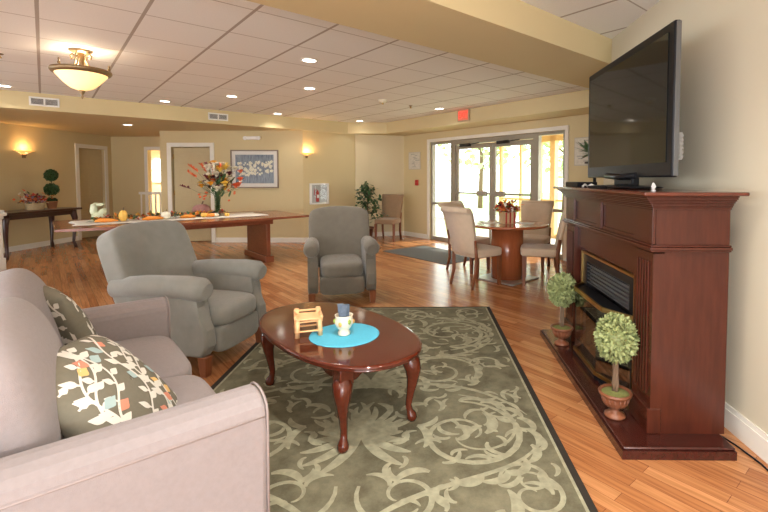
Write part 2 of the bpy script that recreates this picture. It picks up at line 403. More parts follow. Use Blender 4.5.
# soffit and beam
b = MB()
sof = [AB(8.22, -6), AB(8.22, 5.41), AB(7.68, 6.1), AB(1.85, 6.1), AB(1.85, 7.0), AB(8.4, 7.0)]
sof = [(p.x, p.y) for p in sof] + [(-1.15, 14.1), (-7.95, 14.1)]
sof = [(-7.95, 4.62)] + sof[1:]
b.prism(sof[::-1], ZS, ZC - .001); o = struct('trim_2', b, wall_m)
b = MB(); q = [AB(1.87, -7), AB(1.87, 6.9), AB(2.52, 6.9), AB(2.52, -7)]; b.prism([(p.x, p.y) for p in q][::-1], 2.385, ZC - .001); struct('trim_3', b, wall_m)
# outside rooms behind the doors
b = MB()
b.box((-5.2, 10.45, 1.3), (1.2, .1, 2.6)); b.box((-4.55, 9.93, 1.3), (.1, 1.0, 2.6)); struct('wall_closet', b, wall_m)
b = MB(); b.box((-9.1, 9.9, 1.3), (.1, 2.3, 2.6)); b.box((-8.56, 10.98, 1.3), (1.1, .1, 2.6)); b.box((-8.56, 8.9, 1.3), (1.1, .1, 2.6)); b.box((-8.6, 9.9, -.05), (.9, 2.1, .1)); b.box((-8.6, 9.9, 2.65), (.9, 2.1, .1)); struct('wall_left_closet', b, wall_m)
# side room seen through the narrow opening
wall('wall_side_room', (-5.8, 13.4), (-9.2, 13.4), ZC, ops=[(2.2, 2.9, 1.25, 1.98)], side=-1, m=wallp_m)
b = MB(); b.box((-5.80, 12.1, 1.3), (.1, 2.5, 2.6)); b.box((-9.25, 12.1, 1.3), (.1, 2.7, 2.6)); b.box((-8.4, 10.78, 1.3), (1.0, .1, 2.6)); b.box((-8.65, 12.1, -.05), (1.1, 2.6, .1)); b.box((-8.65, 12.1, 2.65), (1.1, 2.6, .1)); struct('wall_side_room_right', b, wallp_m)
b = MB()
for x in (-8.02, -8.68): b.box((x, 13.4, 1.6), (.05, .1, .76))
for z in (1.25, 1.6, 1.95): b.box((-8.35, 13.4, z), (.7, .1, .04))
b.box((-8.35, 13.4, 1.6), (.03, .06, .7)); o = struct('window_3', b, trim_m)
b = MB(); b.box((-8.35, 13.43, 1.6), (.66, .006, .70)); struct('pane', b, glass_m, o)
# door and opening casings
def casing(name, p0, p1, zt, inn, wd=.085, th=.022):
    p0 = Vector(p0[:2]); p1 = Vector(p1[:2]); d = (p1 - p0).normalized(); i = Vector(inn[:2]); b = MB()
    def bar(a, c, z0, z1):
        q = [p0 + d * a, p0 + d * c, p0 + d * c + i * th, p0 + d * a + i * th]
        b.prism(q, z0, z1)
    L = (p1 - p0).length; bar(-wd, 0, 0, zt + wd); bar(L, L + wd, 0, zt + wd); bar(0, L, zt, zt + wd)
    return struct(name, b, trim_m)
casing('trim_4', (-4.78, 9.30), (-5.61, 9.30), 2.02, (0, -1))
casing('trim_5', (-6.56, 10.6), (-6.97, 10.6), 2.04, (0, -1), wd=.075)
casing('trim_6', (-7.86, 10.37), (-7.86, 9.61), 2.03, (1, 0))
casing('trim_7', AB(3.80, 6.75), AB(6.98, 6.75), 2.15, (-.743, -.669), wd=.065)

# six panel interior doors, ajar
def six_panel(name, wd, ht, hinge, rz, knob_side):
    r = bpy.data.objects.new(name, None); COL.objects.link(r); r.location = hinge; r.rotation_euler = (0, 0, rz); r['kind'] = 'structure'
    b = MB(); b.box((wd / 2, 0, ht / 2 + .01), (wd, .035, ht), .002, 1)
    for x0, x1 in ((.13, .45), (.55, .87)):
        for z0, z1 in ((.12, .40), (.46, .78), (.83, .94)):
            for yy in (-.019, .019):
                b.box(((x0 + x1) / 2 * wd, yy, (z0 + z1) / 2 * ht), ((x1 - x0) * wd, .008, (z1 - z0) * ht), .006, 1)
                b.box(((x0 + x1) / 2 * wd, yy, (z0 + z1) / 2 * ht), ((x1 - x0) * wd * .72, .016, (z1 - z0) * ht * .86), .006, 1)
    b.build('door_leaf', door_m, r)
    for z in (.25, 1.05, 1.82):
        h = MB(); h.tube([(0, -.025, z - .05), (0, -.025, z + .05)], .012, 8); h.build('hinge', gold_m, r)
    for yy in (-1, 1):
        h = MB(); h.tube([(wd - .07, yy * .018, .96), (wd - .07, yy * .05, .96)], .012, 10); h.ball((wd - .07, yy * .065, .96), .028); h.build('door_handle', gold_m, r)
    return r
six_panel('door_1', .75, 2.01, (-7.92, 10.355, 0), R(-90 - 12), 1)
six_panel('door_2', .81, 2.0, (-5.59, 9.36, 0), R(9), 1)

# ------------------------------------------------------------ entrance glazing (aluminium storefront on B = 6.75 .. 6.85)
def eloc(a, b=6.83, z=0): return AB(a, b, z)
def lx(a, a0): return -(a - a0)
def glazing(name, a0, a1, kind):
    """a0>a1 left to right seen from the room"""
    w_ = (a0 - a1) * KA; r = bpy.data.objects.new(name, None); COL.objects.link(r); r.location = eloc(a0); r.rotation_euler = (0, 0, ROT); r['kind'] = 'structure'
    fr = MB(); t = .05; zt = 2.15
    if kind == 'side':
        for x in (t / 2, w_ - t / 2): fr.box((x, 0, zt / 2), (t, .09, zt))
        for z in (.04, .81, zt - .03): fr.box((w_ / 2, 0, z), (w_ - 2 * t, .085, .05 if z != .04 else .08))
        fr.build('window_frame', alu_m, r)
        g = MB(); g.box((w_ / 2, 0, zt / 2), (w_ - t, .008, zt - .06)); g.build('pane', glass_m, r)
    else:
        for x in (.035, w_ - .035): fr.box((x, 0, 1.02), (.07, .045, 2.04))
        for z, h in ((.10, .18), (2.0, .09)): fr.box((w_ / 2, 0, z), (w_ - .14, .043, h))
        fr.build('door_frame', alu_m, r)
        g = MB(); g.box((w_ / 2, 0, 1.07), (w_ - .12, .008, 1.80)); g.build('pane', glass_m, r)
        h = MB(); h.box((w_ / 2, -.06, 1.06), (w_ - .06, .03, .035), .006, 1)
        hx = w_ - .22 if kind == 'doorL' else .22
        h.box((hx, -.07, 1.06), (.26, .05, .10), .01, 1); h.build('push_bar', alu_m, r)
        k = MB(); k.box((w_ * .3, -.06, 2.03), (.28, .06, .06), .006, 1); k.tube([(w_ * .3, -.08, 2.03), (w_ * .75, -.12, 2.05)], .01, 6); k.build('door_closer', blackm_m, r)
    return r
glazing('window_1', 6.97, 6.33, 'side'); 
glazing('door_3', 6.25, 5.32, 'doorL'); glazing('door_4', 5.31, 4.42, 'doorR')
glazing('window_2', 4.36, 3.81, 'side')
b = MB(); 
for a in (6.29, 4.39): 
    p = eloc(a); b.box((p.x, p.y, 1.075), (.07, .09, 2.15), M=TR((p.x, p.y, 0)) @ RZ(ROT) @ TR((-p.x, -p.y, 0)))
p = eloc(5.34); b.box((p.x, p.y, 2.10), (1.84 * KA, .09, .09), M=TR((p.x, p.y, 0)) @ RZ(ROT) @ TR((-p.x, -p.y, 0)))
struct('trim_8', b, alu_m)
# porch beyond the glazing
V = bpy.data.objects.new('window_4', None); COL.objects.link(V); V.location = AB(6.9, 9.2); V.rotation_euler = (0, 0, ROT); V['kind'] = 'structure'
fr = MB()
for x, ww in ((0, .08), (.62, .05), (1.2, .05)): fr.box((x, 0, 1.1), (ww, .08, 2.2))
for x in (3.0, 4.45): fr.box((x, 0, 1.1), (.06, .08, 2.2))
fr.box((2.2, 0, .04), (4.5, .08, .08)); fr.box((2.2, 0, .85), (4.5, .06, .045)); fr.build('window_frame', vwall_m, V)
g = MB(); g.box((.8, .01, 1.1), (1.6, .006, 2.1)); g.box((3.1, .01, 1.1), (2.6, .006, 2.1)); g.build('pane', glass_m, V)
b = MB(); M = TR(AB(6.9, 9.2)) @ RZ(ROT)
b.box((2.2, 0, 2.45), (5.0, .16, .5), M=M); b.box((1.55, 0, 1.2), (.13, .16, 2.4), M=M); b.box((-.25, -1.0, 2.45), (.12, 2.1, .5), M=M); b.box((4.7, -1.0, 2.45), (.12, 2.1, .5), M=M); b.box((4.7, -2.3, 1.2), (.12, .2, 2.4), M=M)
struct('wall_porch', b, vwall_m)
b = MB(); b.box((2.2, -1.1, 2.66), (5.2, 2.6, .1), M=M); struct('ceiling_porch', b, vwall_m)
b = MB(); b.box((2.2, -1.18, -.06), (5.2, 2.5, .1), M=M); struct('floor_porch', b, conc_m)
# grounds outside
b = MB(); b.box((9, 26, -.16), (70, 40, .1)); o = struct('ground', b, lawn_m)
b = MB(); b.box((0, 0, -.09), (40, 2.2, .06), M=TR(AB(5, 13)) @ RZ(ROT + R(4))); struct('ground_path', b, conc_m)

# ------------------------------------------------------------ trees outside
def tree(loc, h, rad, label, n=560, kind='tree'):
    r = thing(kind, label, kind, loc, 0, None)
    t = MB(); t.tube([(0, 0, 0), (.05, 0, h * .3), (0, .05, h * .75)], [.13, .1, .04], 8)
    for k in range(5):
        a = k * 1.3; t.tube([(0, 0, h * (.3 + .07 * k)), (math.cos(a) * rad * .6, math.sin(a) * rad * .6, h * (.5 + .07 * k))], [.05, .02], 6)
    t.build('trunk', bark_m, r)
    c = MB(); rnd = random.Random(h)
    for i in range(n):
        v = Vector((rnd.gauss(0, 1), rnd.gauss(0, 1), rnd.gauss(0, 1))).normalized() * rnd.uniform(.45, 1)
        p = Vector((v.x * rad, v.y * rad, h * .62 + v.z * h * .36))
        c.leaf(p, (rnd.uniform(-1, 1), rnd.uniform(-1, 1), rnd.uniform(-1, .5)), (rnd.uniform(-1, 1), rnd.uniform(-1, 1), 1), .42, .28)
    c.build('foliage', tree_m, r); return r
tree(AB(14.0, 17.0, -.1), 6.5, 2.6, 'leafy green tree outside beyond the left entrance glass')
tree(AB(11.0, 19.5, -.1), 6.0, 2.4, 'leafy green tree outside seen through the middle of the glass doors')
tree(AB(6.6, 22.0, -.1), 7.0, 2.3, 'distant green tree outside seen through the right sidelight')

# ------------------------------------------------------------ rug
def stroke(path, wf, z, mb, mapf=lambda p, z: (p[0], p[1], z)):
    n = len(path); rows = []
    if n < 2: return
    for i, p in enumerate(path):
        a = path[max(i - 1, 0)]; c = path[min(i + 1, n - 1)]; t = Vector((c[0] - a[0], c[1] - a[1]))
        if t.length < 1e-9: t = Vector((1, 0))
        t.normalize(); q = Vector((-t.y, t.x)) * wf(i / (n - 1)) / 2
        rows.append([mapf((p[0] + q.x, p[1] + q.y), z + i * 1.5e-6), mapf((p[0] - q.x, p[1] - q.y), z + i * 1.5e-6)])
    mb.grid(rows)
def spiral(c, r0, turns, a0, sgn, n=34):
    return [(c[0] + r0 * (1 - .82 * t) * math.cos(a0 + sgn * t * turns * 2 * PI), c[1] + r0 * (1 - .82 * t) * math.sin(a0 + sgn * t * turns * 2 * PI)) for t in [i / (n - 1) for i in range(n)]]
def bez(p0, p1, p2, p3, n=16):
    o = []
    for i in range(n):
        t = i / (n - 1); u = 1 - t
        o.append(tuple(u ** 3 * p0[k] + 3 * u * u * t * p1[k] + 3 * u * t * t * p2[k] + t ** 3 * p3[k] for k in (0, 1)))
    return o
RW, RL = 2.07, 3.06
rug = MB(); rug.keep = True
rug.use(rugdark_m).box((0, 0, .0045), (RW, RL, .009))
rug.use(ruglight_m).poly([(-RW / 2 + .035, -RL / 2 + .035, .0093), (RW / 2 - .035, -RL / 2 + .035, .0093), (RW / 2 - .035, RL / 2 - .035, .0093), (-RW / 2 + .035, RL / 2 - .035, .0093)])
rug.use(rug_m).poly([(-RW / 2 + .05, -RL / 2 + .05, .0097), (RW / 2 - .05, -RL / 2 + .05, .0097), (RW / 2 - .05, RL / 2 - .05, .0097), (-RW / 2 + .05, RL / 2 - .05, .0097)])
rug.use(ruglight_m); zc = [0]
def lf(x, y, ang, L, W, curl=0.0, mir=True):
    pts = bez((x, y), (x + math.cos(ang) * L * .4, y + math.sin(ang) * L * .4), (x + math.cos(ang + curl) * L * .8, y + math.sin(ang + curl) * L * .8), (x + math.cos(ang + curl * 1.6) * L, y + math.sin(ang + curl * 1.6) * L))
    put(pts, lambda t: W * (math.sin(PI * min(1, t * .9 + .08)) ** .8) + .004, mir)
def put(pts, wf, mir=True):
    for sx in ((1, -1) if mir else (1,)):
        zc[0] += 1; q = [(sx * p[0], p[1]) for p in pts]
        if all(abs(p[0]) < RW / 2 - .055 and abs(p[1]) < RL / 2 - .055 for p in q):
            stroke(q, wf, .0100 + zc[0] * .000006, rug)
tw = lambda w0: (lambda t: w0 * (1 - t) ** .5 * (.35 + .65 * min(1, t * 6)) + .006)
for sy in (1, -1, 2):
    Y = {1: .78, -1: -.78, 2: 0.0}[sy]; s_ = 1 if sy != -1 else -1
    if sy != 2:
        put(spiral((.55, Y), .34, 1.35, -PI / 2 * s_, s_), tw(.032)); put(spiral((.55, Y - .02 * s_), .40, .62, -PI / 2 * s_, s_), tw(.016))
        put(spiral((.24, Y + .45 * s_), .20, 1.2, PI * .9, -s_), tw(.026)); put(spiral((.80, Y + .46 * s_), .15, 1.1, PI / 2, s_), tw(.02))
        put(bez((.02, Y - .52 * s_), (.28, Y - .62 * s_), (.72, Y - .60 * s_), (.92, Y - .18 * s_)), tw(.04)); put(bez((.08, Y + .62 * s_), (.4, Y + .3 * s_), (.78, Y + .38 * s_), (.94, Y + .05 * s_)), tw(.028))
        for k in range(9):
            a = k / 8 * 1.5; r_ = .34; cx_, cy_ = .55 + r_ * math.cos(-PI / 2 * s_ + s_ * a * 2), Y + r_ * math.sin(-PI / 2 * s_ + s_ * a * 2)
            lf(cx_, cy_, -PI / 2 * s_ + s_ * a * 2 + .5 * s_, .15, .04, .7 * s_)
        for k in range(6):
            lf(.5 + .05 * k, Y + (.05 - .04 * k) * s_, k * 1.05, .10, .035, .5)
    for k in range(-5, 6):                        # palmette fans on the centre line
        lf(0, Y - .05 * s_ if sy != 2 else -.25, PI / 2 * s_ + k * .27, .30 + .10 * math.cos(k * .6), .05, .25 * (1 if k > 0 else -1), False)
        lf(0, (Y - .05 * s_ if sy != 2 else .28), -PI / 2 * s_ + k * .34, .24 + .05 * (k % 2), .036, -.3 * (1 if k > 0 else -1), False)
for k in range(-2, 3):
    put(spiral((.80, k * .62 + .1), .13, 1.1, PI, 1 if k % 2 else -1), tw(.02))
    lf(.66, k * .62 - .16, .6, .2, .05, .5); lf(.93, k * .62 - .12, 2.2, .18, .045, -.6); lf(.36, k * .6 + .12, 2.6, .17, .04, .6); lf(.30, k * .6 - .1, -.6, .2, .045, -.5)
put(spiral((.45, -.02), .27, 1.4, 0, 1), tw(.03)); put(spiral((.45, -.02), .33, .6, .3, 1), tw(.015))
for k in range(10): lf(.45 + .27 * math.cos(k * .6), -.02 + .27 * math.sin(k * .6), k * .6 + .6, .12, .032, .8)
for gx in (.18, .42, .66, .88):
    for gy in range(-9, 10):
        yy = gy * .155 + (.07 if int(gx * 50) % 2 else 0); an = 2.4 * gy + gx * 9
        lf(gx, yy, an, .13, .026, .8); lf(gx + .05, yy + .05, an + 2.2, .09, .02, -.8)
for k in range(7): lf(.1 + .04 * k, (-1) ** k * (.55 + .03 * k), 1.2 * k, .14, .035, .6); 
bmesh.ops.recalc_face_normals(rug.bm, faces=[f for f in rug.bm.faces if f.normal.length < 1e-9])
rug.bm.normal_update()
for f in rug.bm.faces: f.smooth = False
bmesh.ops.reverse_faces(rug.bm, faces=[f for f in rug.bm.faces if f.normal.z < 0 and f.calc_center_median().z > .0095])
rc = Vector((.605 - RW / 2, 4.565 - RL / 2, .001))
solo('area_rug', rug, None, 'olive green scroll patterned area rug under the coffee table', 'rug', rc, R(2))

# ------------------------------------------------------------ sofa (faces +B)
SA = 2.165; sofa = thing('loveseat', 'mauve grey linen loveseat with two loose back cushions', 'sofa', AB(SA, .14), ROT)
# local +Y = B (front at +.42), local +X = -A ; near arm is at +X
hw = .856
f = MB(); f.box((0, -.08, .21), (2 * hw - .30, .94, .24), .03, 3); f.build('seat_base', sofa_m, sofa)
for sx in (-1, 1):
    a = MB()
    pr = [(-.085, .06), (.085, .06), (.092, .50), (.09, .57)] + [(.09 * math.cos(t), .57 + .062 * math.sin(t)) for t in [k * PI / 8 for k in range(1, 8)]] + [(-.09, .57), (-.088, .50)]
    Mx = TR((sx * (hw - .09), .41, 0)) @ RX(R(90))
    a.prism(pr, 0, 1.0, .02, 3, M=Mx); arm = a.build('armrest', sofa_m, sofa)
    p = MB()
    for yy in (.405,):
        loop = [(sx * (hw - .09) + x, yy + .004, z) for x, z in [(q[0] * .985, q[1]) for q in pr[1:]]]
        p.tube(loop, .0045, 6)
    p.tube([(sx * (hw - .002) , .40, .56), (sx * (hw - .002), -.56, .56)], .004, 6); p.build('piping', sofap_m, arm)
for sx in (-1, 1):
    c = MB(); c.puff((sx * .342, -.05, .385), (.688, .90, .17), 7, .16, 14); c.build('seat_cushion', sofa_m, sofa)
bk = MB(); bk.box((0, -.46, .42), (2 * hw - .02, .20, .70), .05, 4, M=TR((0, -.3, .1)) @ RX(R(6)) @ TR((0, .3, -.1))); bk.build('backrest', sofa_m, sofa)
for sx in (-1, 1):
    c = MB()
    def sag(v): return (v.x, v.y, v.z + .03 * math.sin((v.x) * 9) * .3)
    c.puff((0, 0, 0), (.70, .54, .27), 3.0, .25, 16, M=TR((sx * .335, -.225, .675)) @ RX(R(90 + 12)), fn=sag)
    c.build('back_cushion', sofa_m, sofa)
for sx in (-1, 1):
    for yy in (-.5, .36):
        l_ = MB(); l_.box((sx * .72, yy, .035), (.06, .06, .07), taper=.8); l_.build('leg', walnut, sofa)

# patterned throw pillows
def pillow(label, loc, rot, seed):
    r = thing('throw_pillow', label, 'pillow', loc, 0, None); r.rotation_euler = rot
    S = .25; T = .085
    def surf(u, v, side, off=0):
        u = max(-1, min(1, u)); v = max(-1, min(1, v))
        h = T * (max(0, (1 - abs(u) ** 2.4) * (1 - abs(v) ** 2.4))) ** .45
        return Vector((u * S * (1 - .05 * v * v), v * S * (1 - .05 * u * u), side * (h + off)))
    b = MB(); n = 22
    L = [math.sin((i / n - .5) * PI) for i in range(n + 1)]
    for side in (1, -1):
        b.grid([[surf(u, v, side) for u in L] for v in L])
    bmesh.ops.remove_doubles(b.bm, verts=b.bm.verts, dist=.0004)
    b.build('cushion', pilg_m, r)
    rnd = random.Random(seed); p = MB(); p.keep = True; zz = [0]
    def st(path, wf, m):
        zz[0] += 1
        for side in (1, -1):
            p.use(m); stroke([q for q in path if abs(q[0]) < .95 and abs(q[1]) < .95] or [(0, 0), (.01, 0)], wf, .0012 + (zz[0] % 5) * .0003, p, lambda q, z: surf(q[0], q[1], side, z))
    for k in range(10):
        x0 = -1.75 + k * .28 + rnd.uniform(-.06, .06); y0 = -.95; pth = []
        ang = R(75); x, y = x0, y0
        for i in range(44):
            ang = R(70) + .55 * math.sin(i * .22 + k * 1.7); x += .05 * math.cos(ang); y += .05 * math.sin(ang); pth.append((x, y))
        st(pth, lambda t: .035, pilw_m)
        for i in range(2 + k % 2, 42, 3):
            q = pth[i]; sd = 1 if (i // 3) % 2 else -1; a = R(70) + sd * R(58); ln = rnd.uniform(.17, .26)
            e = (q[0] + math.cos(a) * ln, q[1] + math.sin(a) * ln); m_ = (q[0] + math.cos(a) * ln * .5, q[1] + math.sin(a) * ln * .5)
            if rnd.random() < .13:
                st(bez(q, m_, m_, e, 8), lambda t: .15 * math.sin(PI * min(1, t + .03)) + .01, rnd.choice([pily_m, pilr_m, pilb_m]))
            else:
                st(bez(q, m_, m_, e, 8), lambda t: (.10 * math.sin(PI * t) + .01) if t > .25 else .03, pilw_m)
    p.build('leaf_pattern', None, r)
    return r
pillow('patterned throw pillow with white leaves resting against the near arm', AB(1.80, .17, .57), Euler((R(46), R(4), ROT + R(180 - 28))), 3)
pillow('patterned throw pillow with white leaves at the far end of the loveseat', AB(2.58, .03, .635), Euler((R(66), R(-5), ROT + R(180 + 25))), 9)

# ------------------------------------------------------------ recliners
def recliner(label, loc, rz, m, lm, lean, hb):
    r = thing('recliner', label, 'armchair', loc, rz, 'grey upholstered recliners')
    W = .76; aw = .15
    for sx in (-1, 1):
        a = MB()
        side = [(-.36, .135), (.34, .135), (.385, .21), (.375, .32), (.33, .40), (.30, .47), (.325, .54), (.33, .60), (-.36, .60)]
        Mx = Matrix(((0, 0, 1, sx * (W / 2 - aw / 2) - .055), (1, 0, 0, 0), (0, 1, 0, 0), (0, 0, 0, 1)))
        a.prism(side, 0, .11, .022, 3, M=Mx)
        xc = sx * (W / 2 - aw / 2 + .015)
        a.tube([(xc, -.38, .575), (xc, -.1, .60), (xc, .2, .605), (xc, .325, .595), (xc, .37, .585)], [.072, .078, .082, .083, .055], 16)
        a.build('armrest', m, r)
    s = MB(); s.puff((0, .08, .375), (W - 2 * aw - .0, .68, .19), 5, .10, 12); s.build('seat_cushion', m, r)
    f = MB(); f.puff((0, .345, .215), (W - 2 * aw + .01, .10, .20), 6, .05, 8); f.build('footrest', m, r)
    u = MB(); u.box((0, -.02, .21), (W - 2 * aw + .02, .66, .18), .02, 2); u.build('seat_frame', m, r)
    b = MB()
    def arch(v):
        return (v.x, v.y + (.05 * (1 - (v.x / .35) ** 2) if v.y > .15 else 0), v.z + .02 * math.cos(v.x * 9))
    b.puff((0, 0, 0), (.715, hb, .20), 9, .10, 16, M=TR((0, -.24 - math.sin(R(lean)) * hb * .5, .30 + math.cos(R(lean)) * hb * .5)) @ RX(R(90 + lean)), fn=arch)
    b.build('backrest', m, r)
    for sx in (-1, 1):
        for yy, tp in ((.32, .72), (-.32, .72)):
            l = MB(); l.box((sx * (W / 2 - .06), yy + (.02 if yy > 0 else 0), .07), (.072, .072, .14), .004, 1, taper=tp); l.build('leg', lm, r)
    return r
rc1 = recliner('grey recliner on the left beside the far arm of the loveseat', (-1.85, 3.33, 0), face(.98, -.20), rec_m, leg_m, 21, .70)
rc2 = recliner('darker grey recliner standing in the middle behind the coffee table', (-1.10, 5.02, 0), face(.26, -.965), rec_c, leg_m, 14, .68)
rc2.scale = (1.0, 1.0, 1.0)

# ------------------------------------------------------------ coffee table (long axis = A)
ct = thing('coffee_table', 'glossy cherry oval coffee table with curved cabriole legs on rug', 'coffee table', AB(2.23, 1.37, .010) + Vector((0, -.03, 0)), AR)
# local +X = ... rz=45deg: local +Y = A, local +X = B
hL, hWd = .648, .36
def sup(t, a, b_, q):
    c, s = math.cos(t), math.sin(t)
    return (a * math.copysign(abs(c) ** (2 / q), c), b_ * math.copysign(abs(s) ** (2 / q), s))
top = MB(); N = 64
rows = []
for k, z in ((.955, .418), (.985, .421), (.99, .427), (.975, .431), (1.0, .436), (1.0, .443), (.985, .449), (.96, .450)):
    rows.append([(*sup(2 * PI * j / N, hWd * k, hL * k, 2.35), z) for j in range(N)])
top.grid(rows, True, True); top.build('table_top', table_m, ct)
ap = MB(); Mn = 40
def apron_row(z0f, r):
    return [(*sup(2 * PI * j / Mn, r * .262, r * .56, 5), z0f(2 * PI * j / Mn)) for j in range(Mn)]
zl = lambda t: .355 + .022 * math.cos(8 * t) + .010 * math.cos(4 * t)
ap.grid([apron_row(lambda t: .418, .86), apron_row(zl, .86), apron_row(zl, .82), apron_row(lambda t: .418, .82)], True)
ap.build('apron', table_m, ct)
for sx in (-1, 1):
    for sy in (-1, 1):
        lg = MB(); dx, dy = sx * .7, sy * .7
        x0, y0 = sx * .205, sy * .455
        prof = [(0, .42, .034), (0, .36, .040), (.012, .335, .052), (.024, .29, .046), (.022, .23, .033), (.010, .16, .023), (-.002, .09, .018), (.004, .055, .019), (.014, .035, .027), (.017, .018, .030), (.015, .0, .022)]
        lg.tube([(x0 + dx * o_, y0 + dy * o_, z) for o_, z, _ in prof], [q[2] for q in prof], 14)
        lg.box((x0, y0, .375), (.078, .078, .085), .006, 2); lg.build('leg', table_m, ct)
TZ = .010 + .450
# turquoise placemat
b = MB()
prof = [(0, .0005)]; 
prof = [(.001, .004)]
k = 0
rr = .0
while rr < .190:
    prof += [(rr + .004, .0055), (rr + .008, .0035)]; rr += .008
prof += [(.198, .002), (.196, 0)]
b.lathe(prof, 40); b.bm.verts.ensure_lookup_table()
solo('placemat', b, turq_m, 'round turquoise woven placemat on the coffee table', 'placemat', AB(2.07, 1.33, TZ + .0002))
mugp = AB(2.06, 1.32, TZ + .006)
mug = thing('cup', 'cream painted ceramic cup standing on the turquoise placemat', 'cup', mugp, 0); mug.scale = (1.3,) * 3
b = MB(); pr = [(.022, 0), (.026, .002), (.027, .012), (.020, .022), (.030, .034), (.039, .05), (.040, .066), (.036, .078), (.040, .088), (.037, .088), (.033, .078), (.036, .064), (.034, .05), (.02, .03)]
b.lathe(pr, 24); b.build('cup_body', cream_m, mug)
b = MB()
for k in range(6):
    a = k * PI / 3 + .3; b = MB(); b.ball((.0385 * math.cos(a), .0385 * math.sin(a), .055 + .008 * (k % 2)), .009, sc=(1, 1, 1.4), sub=1); b.build('painted_flower', mugg_m if k % 2 else mugo_m, mug)
b = MB(); b.tube([(.038, 0, .075), (.055, 0, .078), (.06, 0, .06), (.052, 0, .042), (.038, 0, .042)], .004, 8, M=RZ(R(120))); b.build('handle', cream_m, mug)
for k, (ox, oy, rz_, h_) in enumerate(((-.012, 0, .2, .06), (.010, .006, -.3, .045), (.0, -.014, .1, .05))):
    b = MB(); b.box((0, 0, 0), (.034, .009, .10), .001, 1, M=TR((0, 0, .075)) @ RY(R(-6 + 8 * k)))
    solo('card_packet', b, denim_m, ['tallest slate blue packet standing in the cream cup', 'slate blue packet leaning right in the cream cup', 'slate blue packet at the front of the cream cup'][k], 'packet', mugp + Vector((ox * 1.2, oy * 1.2, .032 + h_ * .35)), R(7) + rz_ * .3, 'packets in the cup')
# rustic miniature log chair
mc = thing('miniature_chair', 'pale pine miniature log chair on the coffee table', 'ornament', AB(2.27, 1.13, TZ + .001) + Vector((.075, -.025, 0)), R(20)); mc.scale = (1.4, 1.4, .95)
s = .045
for sx in (-1, 1):
    for sy in (-1, 1):
        b = MB(); hh = .112 if sy < 0 else .145
        b.tube([(sx * s, sy * s * .8, 0), (sx * s * .95, sy * s * .8, hh)], .0095, 8); b.build('leg', pine_m, mc)
b = MB()
for k in range(6): b.tube([(-.055, -.038 + k * .015, .108 + .003 * (k % 2)), (.055, -.038 + k * .015, .106)], .0078, 8)
b.build('seat', pine_m, mc)
b = MB()
for z in (.035, .092):
    for sy in (-1, 1): b.tube([(-.055, sy * .036, z), (.055, sy * .036, z)], .0055, 8)
    for sx in (-1, 1): b.tube([(sx * .045, -.045, z + .006), (sx * .045, .045, z + .006)], .0055, 8)
b.build('stretcher', pine_m, mc)
b = MB()
b.tube([(-.055, .036, .132), (.055, .036, .132)], .006, 8)
b.tube([(-.05, .036, .12), (-.05, -.05, .120)], .006, 8); b.tube([(.05, .036, .12), (.05, -.05, .120)], .006, 8)
b.build('backrest', pine_m, mc)

# ------------------------------------------------------------ fireplace on the right wall (front faces -X)
fp = thing('fireplace', 'cherry wood electric fireplace mantel against the right wall', 'fireplace', (1.207, 2.957, 0), 0)
def fb(x0, x1, y0, y1, z0, z1): return ((( x0 + x1) / 2 - 1.20, (y0 + y1) / 2 - 3.03, (z0 + z1) / 2), (x1 - x0, y1 - y0, z1 - z0))
def FB(mb, x0, x1, y0, y1, z0, z1, bev=0, seg=1): mb.box(*fb(x0, x1, y0, y1, z0, z1), bev, seg)
XB = 1.45
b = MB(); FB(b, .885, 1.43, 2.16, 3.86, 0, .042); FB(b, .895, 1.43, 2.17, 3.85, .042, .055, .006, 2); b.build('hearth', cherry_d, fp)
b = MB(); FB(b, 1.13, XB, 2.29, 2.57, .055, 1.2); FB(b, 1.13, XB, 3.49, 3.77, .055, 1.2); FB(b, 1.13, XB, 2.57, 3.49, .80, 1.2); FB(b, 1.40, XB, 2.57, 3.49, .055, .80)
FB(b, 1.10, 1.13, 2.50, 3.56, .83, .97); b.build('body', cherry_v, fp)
for y0, y1 in ((2.29, 2.50), (3.56, 3.77)):
    b = MB(); FB(b, 1.075, 1.13, y0, y1, .055, .975)
    for k in range(5): yy = y0 + .045 + k * .03; FB(b, 1.068, 1.076, yy - .008, yy + .008, .24, .93, .003, 1)
    FB(b, 1.060, 1.13, y0 - .006, y1 + .006, .055, .185, .005, 1); b.build('pilaster', cherry_v, fp)
b = MB(); FB(b, 1.085, 1.13, 2.29, 3.77, 1.02, 1.2)
for y0, y1 in ((2.29, 2.50), (2.99, 3.07), (3.56, 3.77)): FB(b, 1.068, 1.085, y0, y1, 1.02, 1.2, .003, 1)
FB(b, 1.076, 1.085, 2.50, 2.99, 1.02, 1.04); FB(b, 1.076, 1.085, 3.07, 3.56, 1.02, 1.04); FB(b, 1.076, 1.085, 2.50, 3.56, 1.18, 1.2)
b.build('frieze', cherry_v, fp)
b = MB()
for (x, y, z0, z1) in ((.030, .0, .985, .995), (.040, .0, .995, 1.010), (.030, 0, 1.010, 1.020)): FB(b, 1.085 - x, XB, 2.29 - x + .012, 3.77 + x - .012, z0, z1, .003, 2)
b.build('band_moulding', cherry_v, fp)
b = MB()
for x, z0, z1 in ((.012, 1.195, 1.207), (.022, 1.207, 1.216), (.028, 1.216, 1.228), (.040, 1.228, 1.238), (.052, 1.238, 1.247), (.062, 1.247, 1.258), (.070, 1.258, 1.266)):
    FB(b, 1.075 - x, XB, 2.29 - x * .95, 3.77 + x * .95, z0, z1, .003, 2)
b.build('crown_moulding', cherry_v, fp)
b = MB(); FB(b, (.985), 1.485, 2.205, 3.88, 1.266, 1.285, .006, 2); b.build('mantel_shelf', cherry, fp)
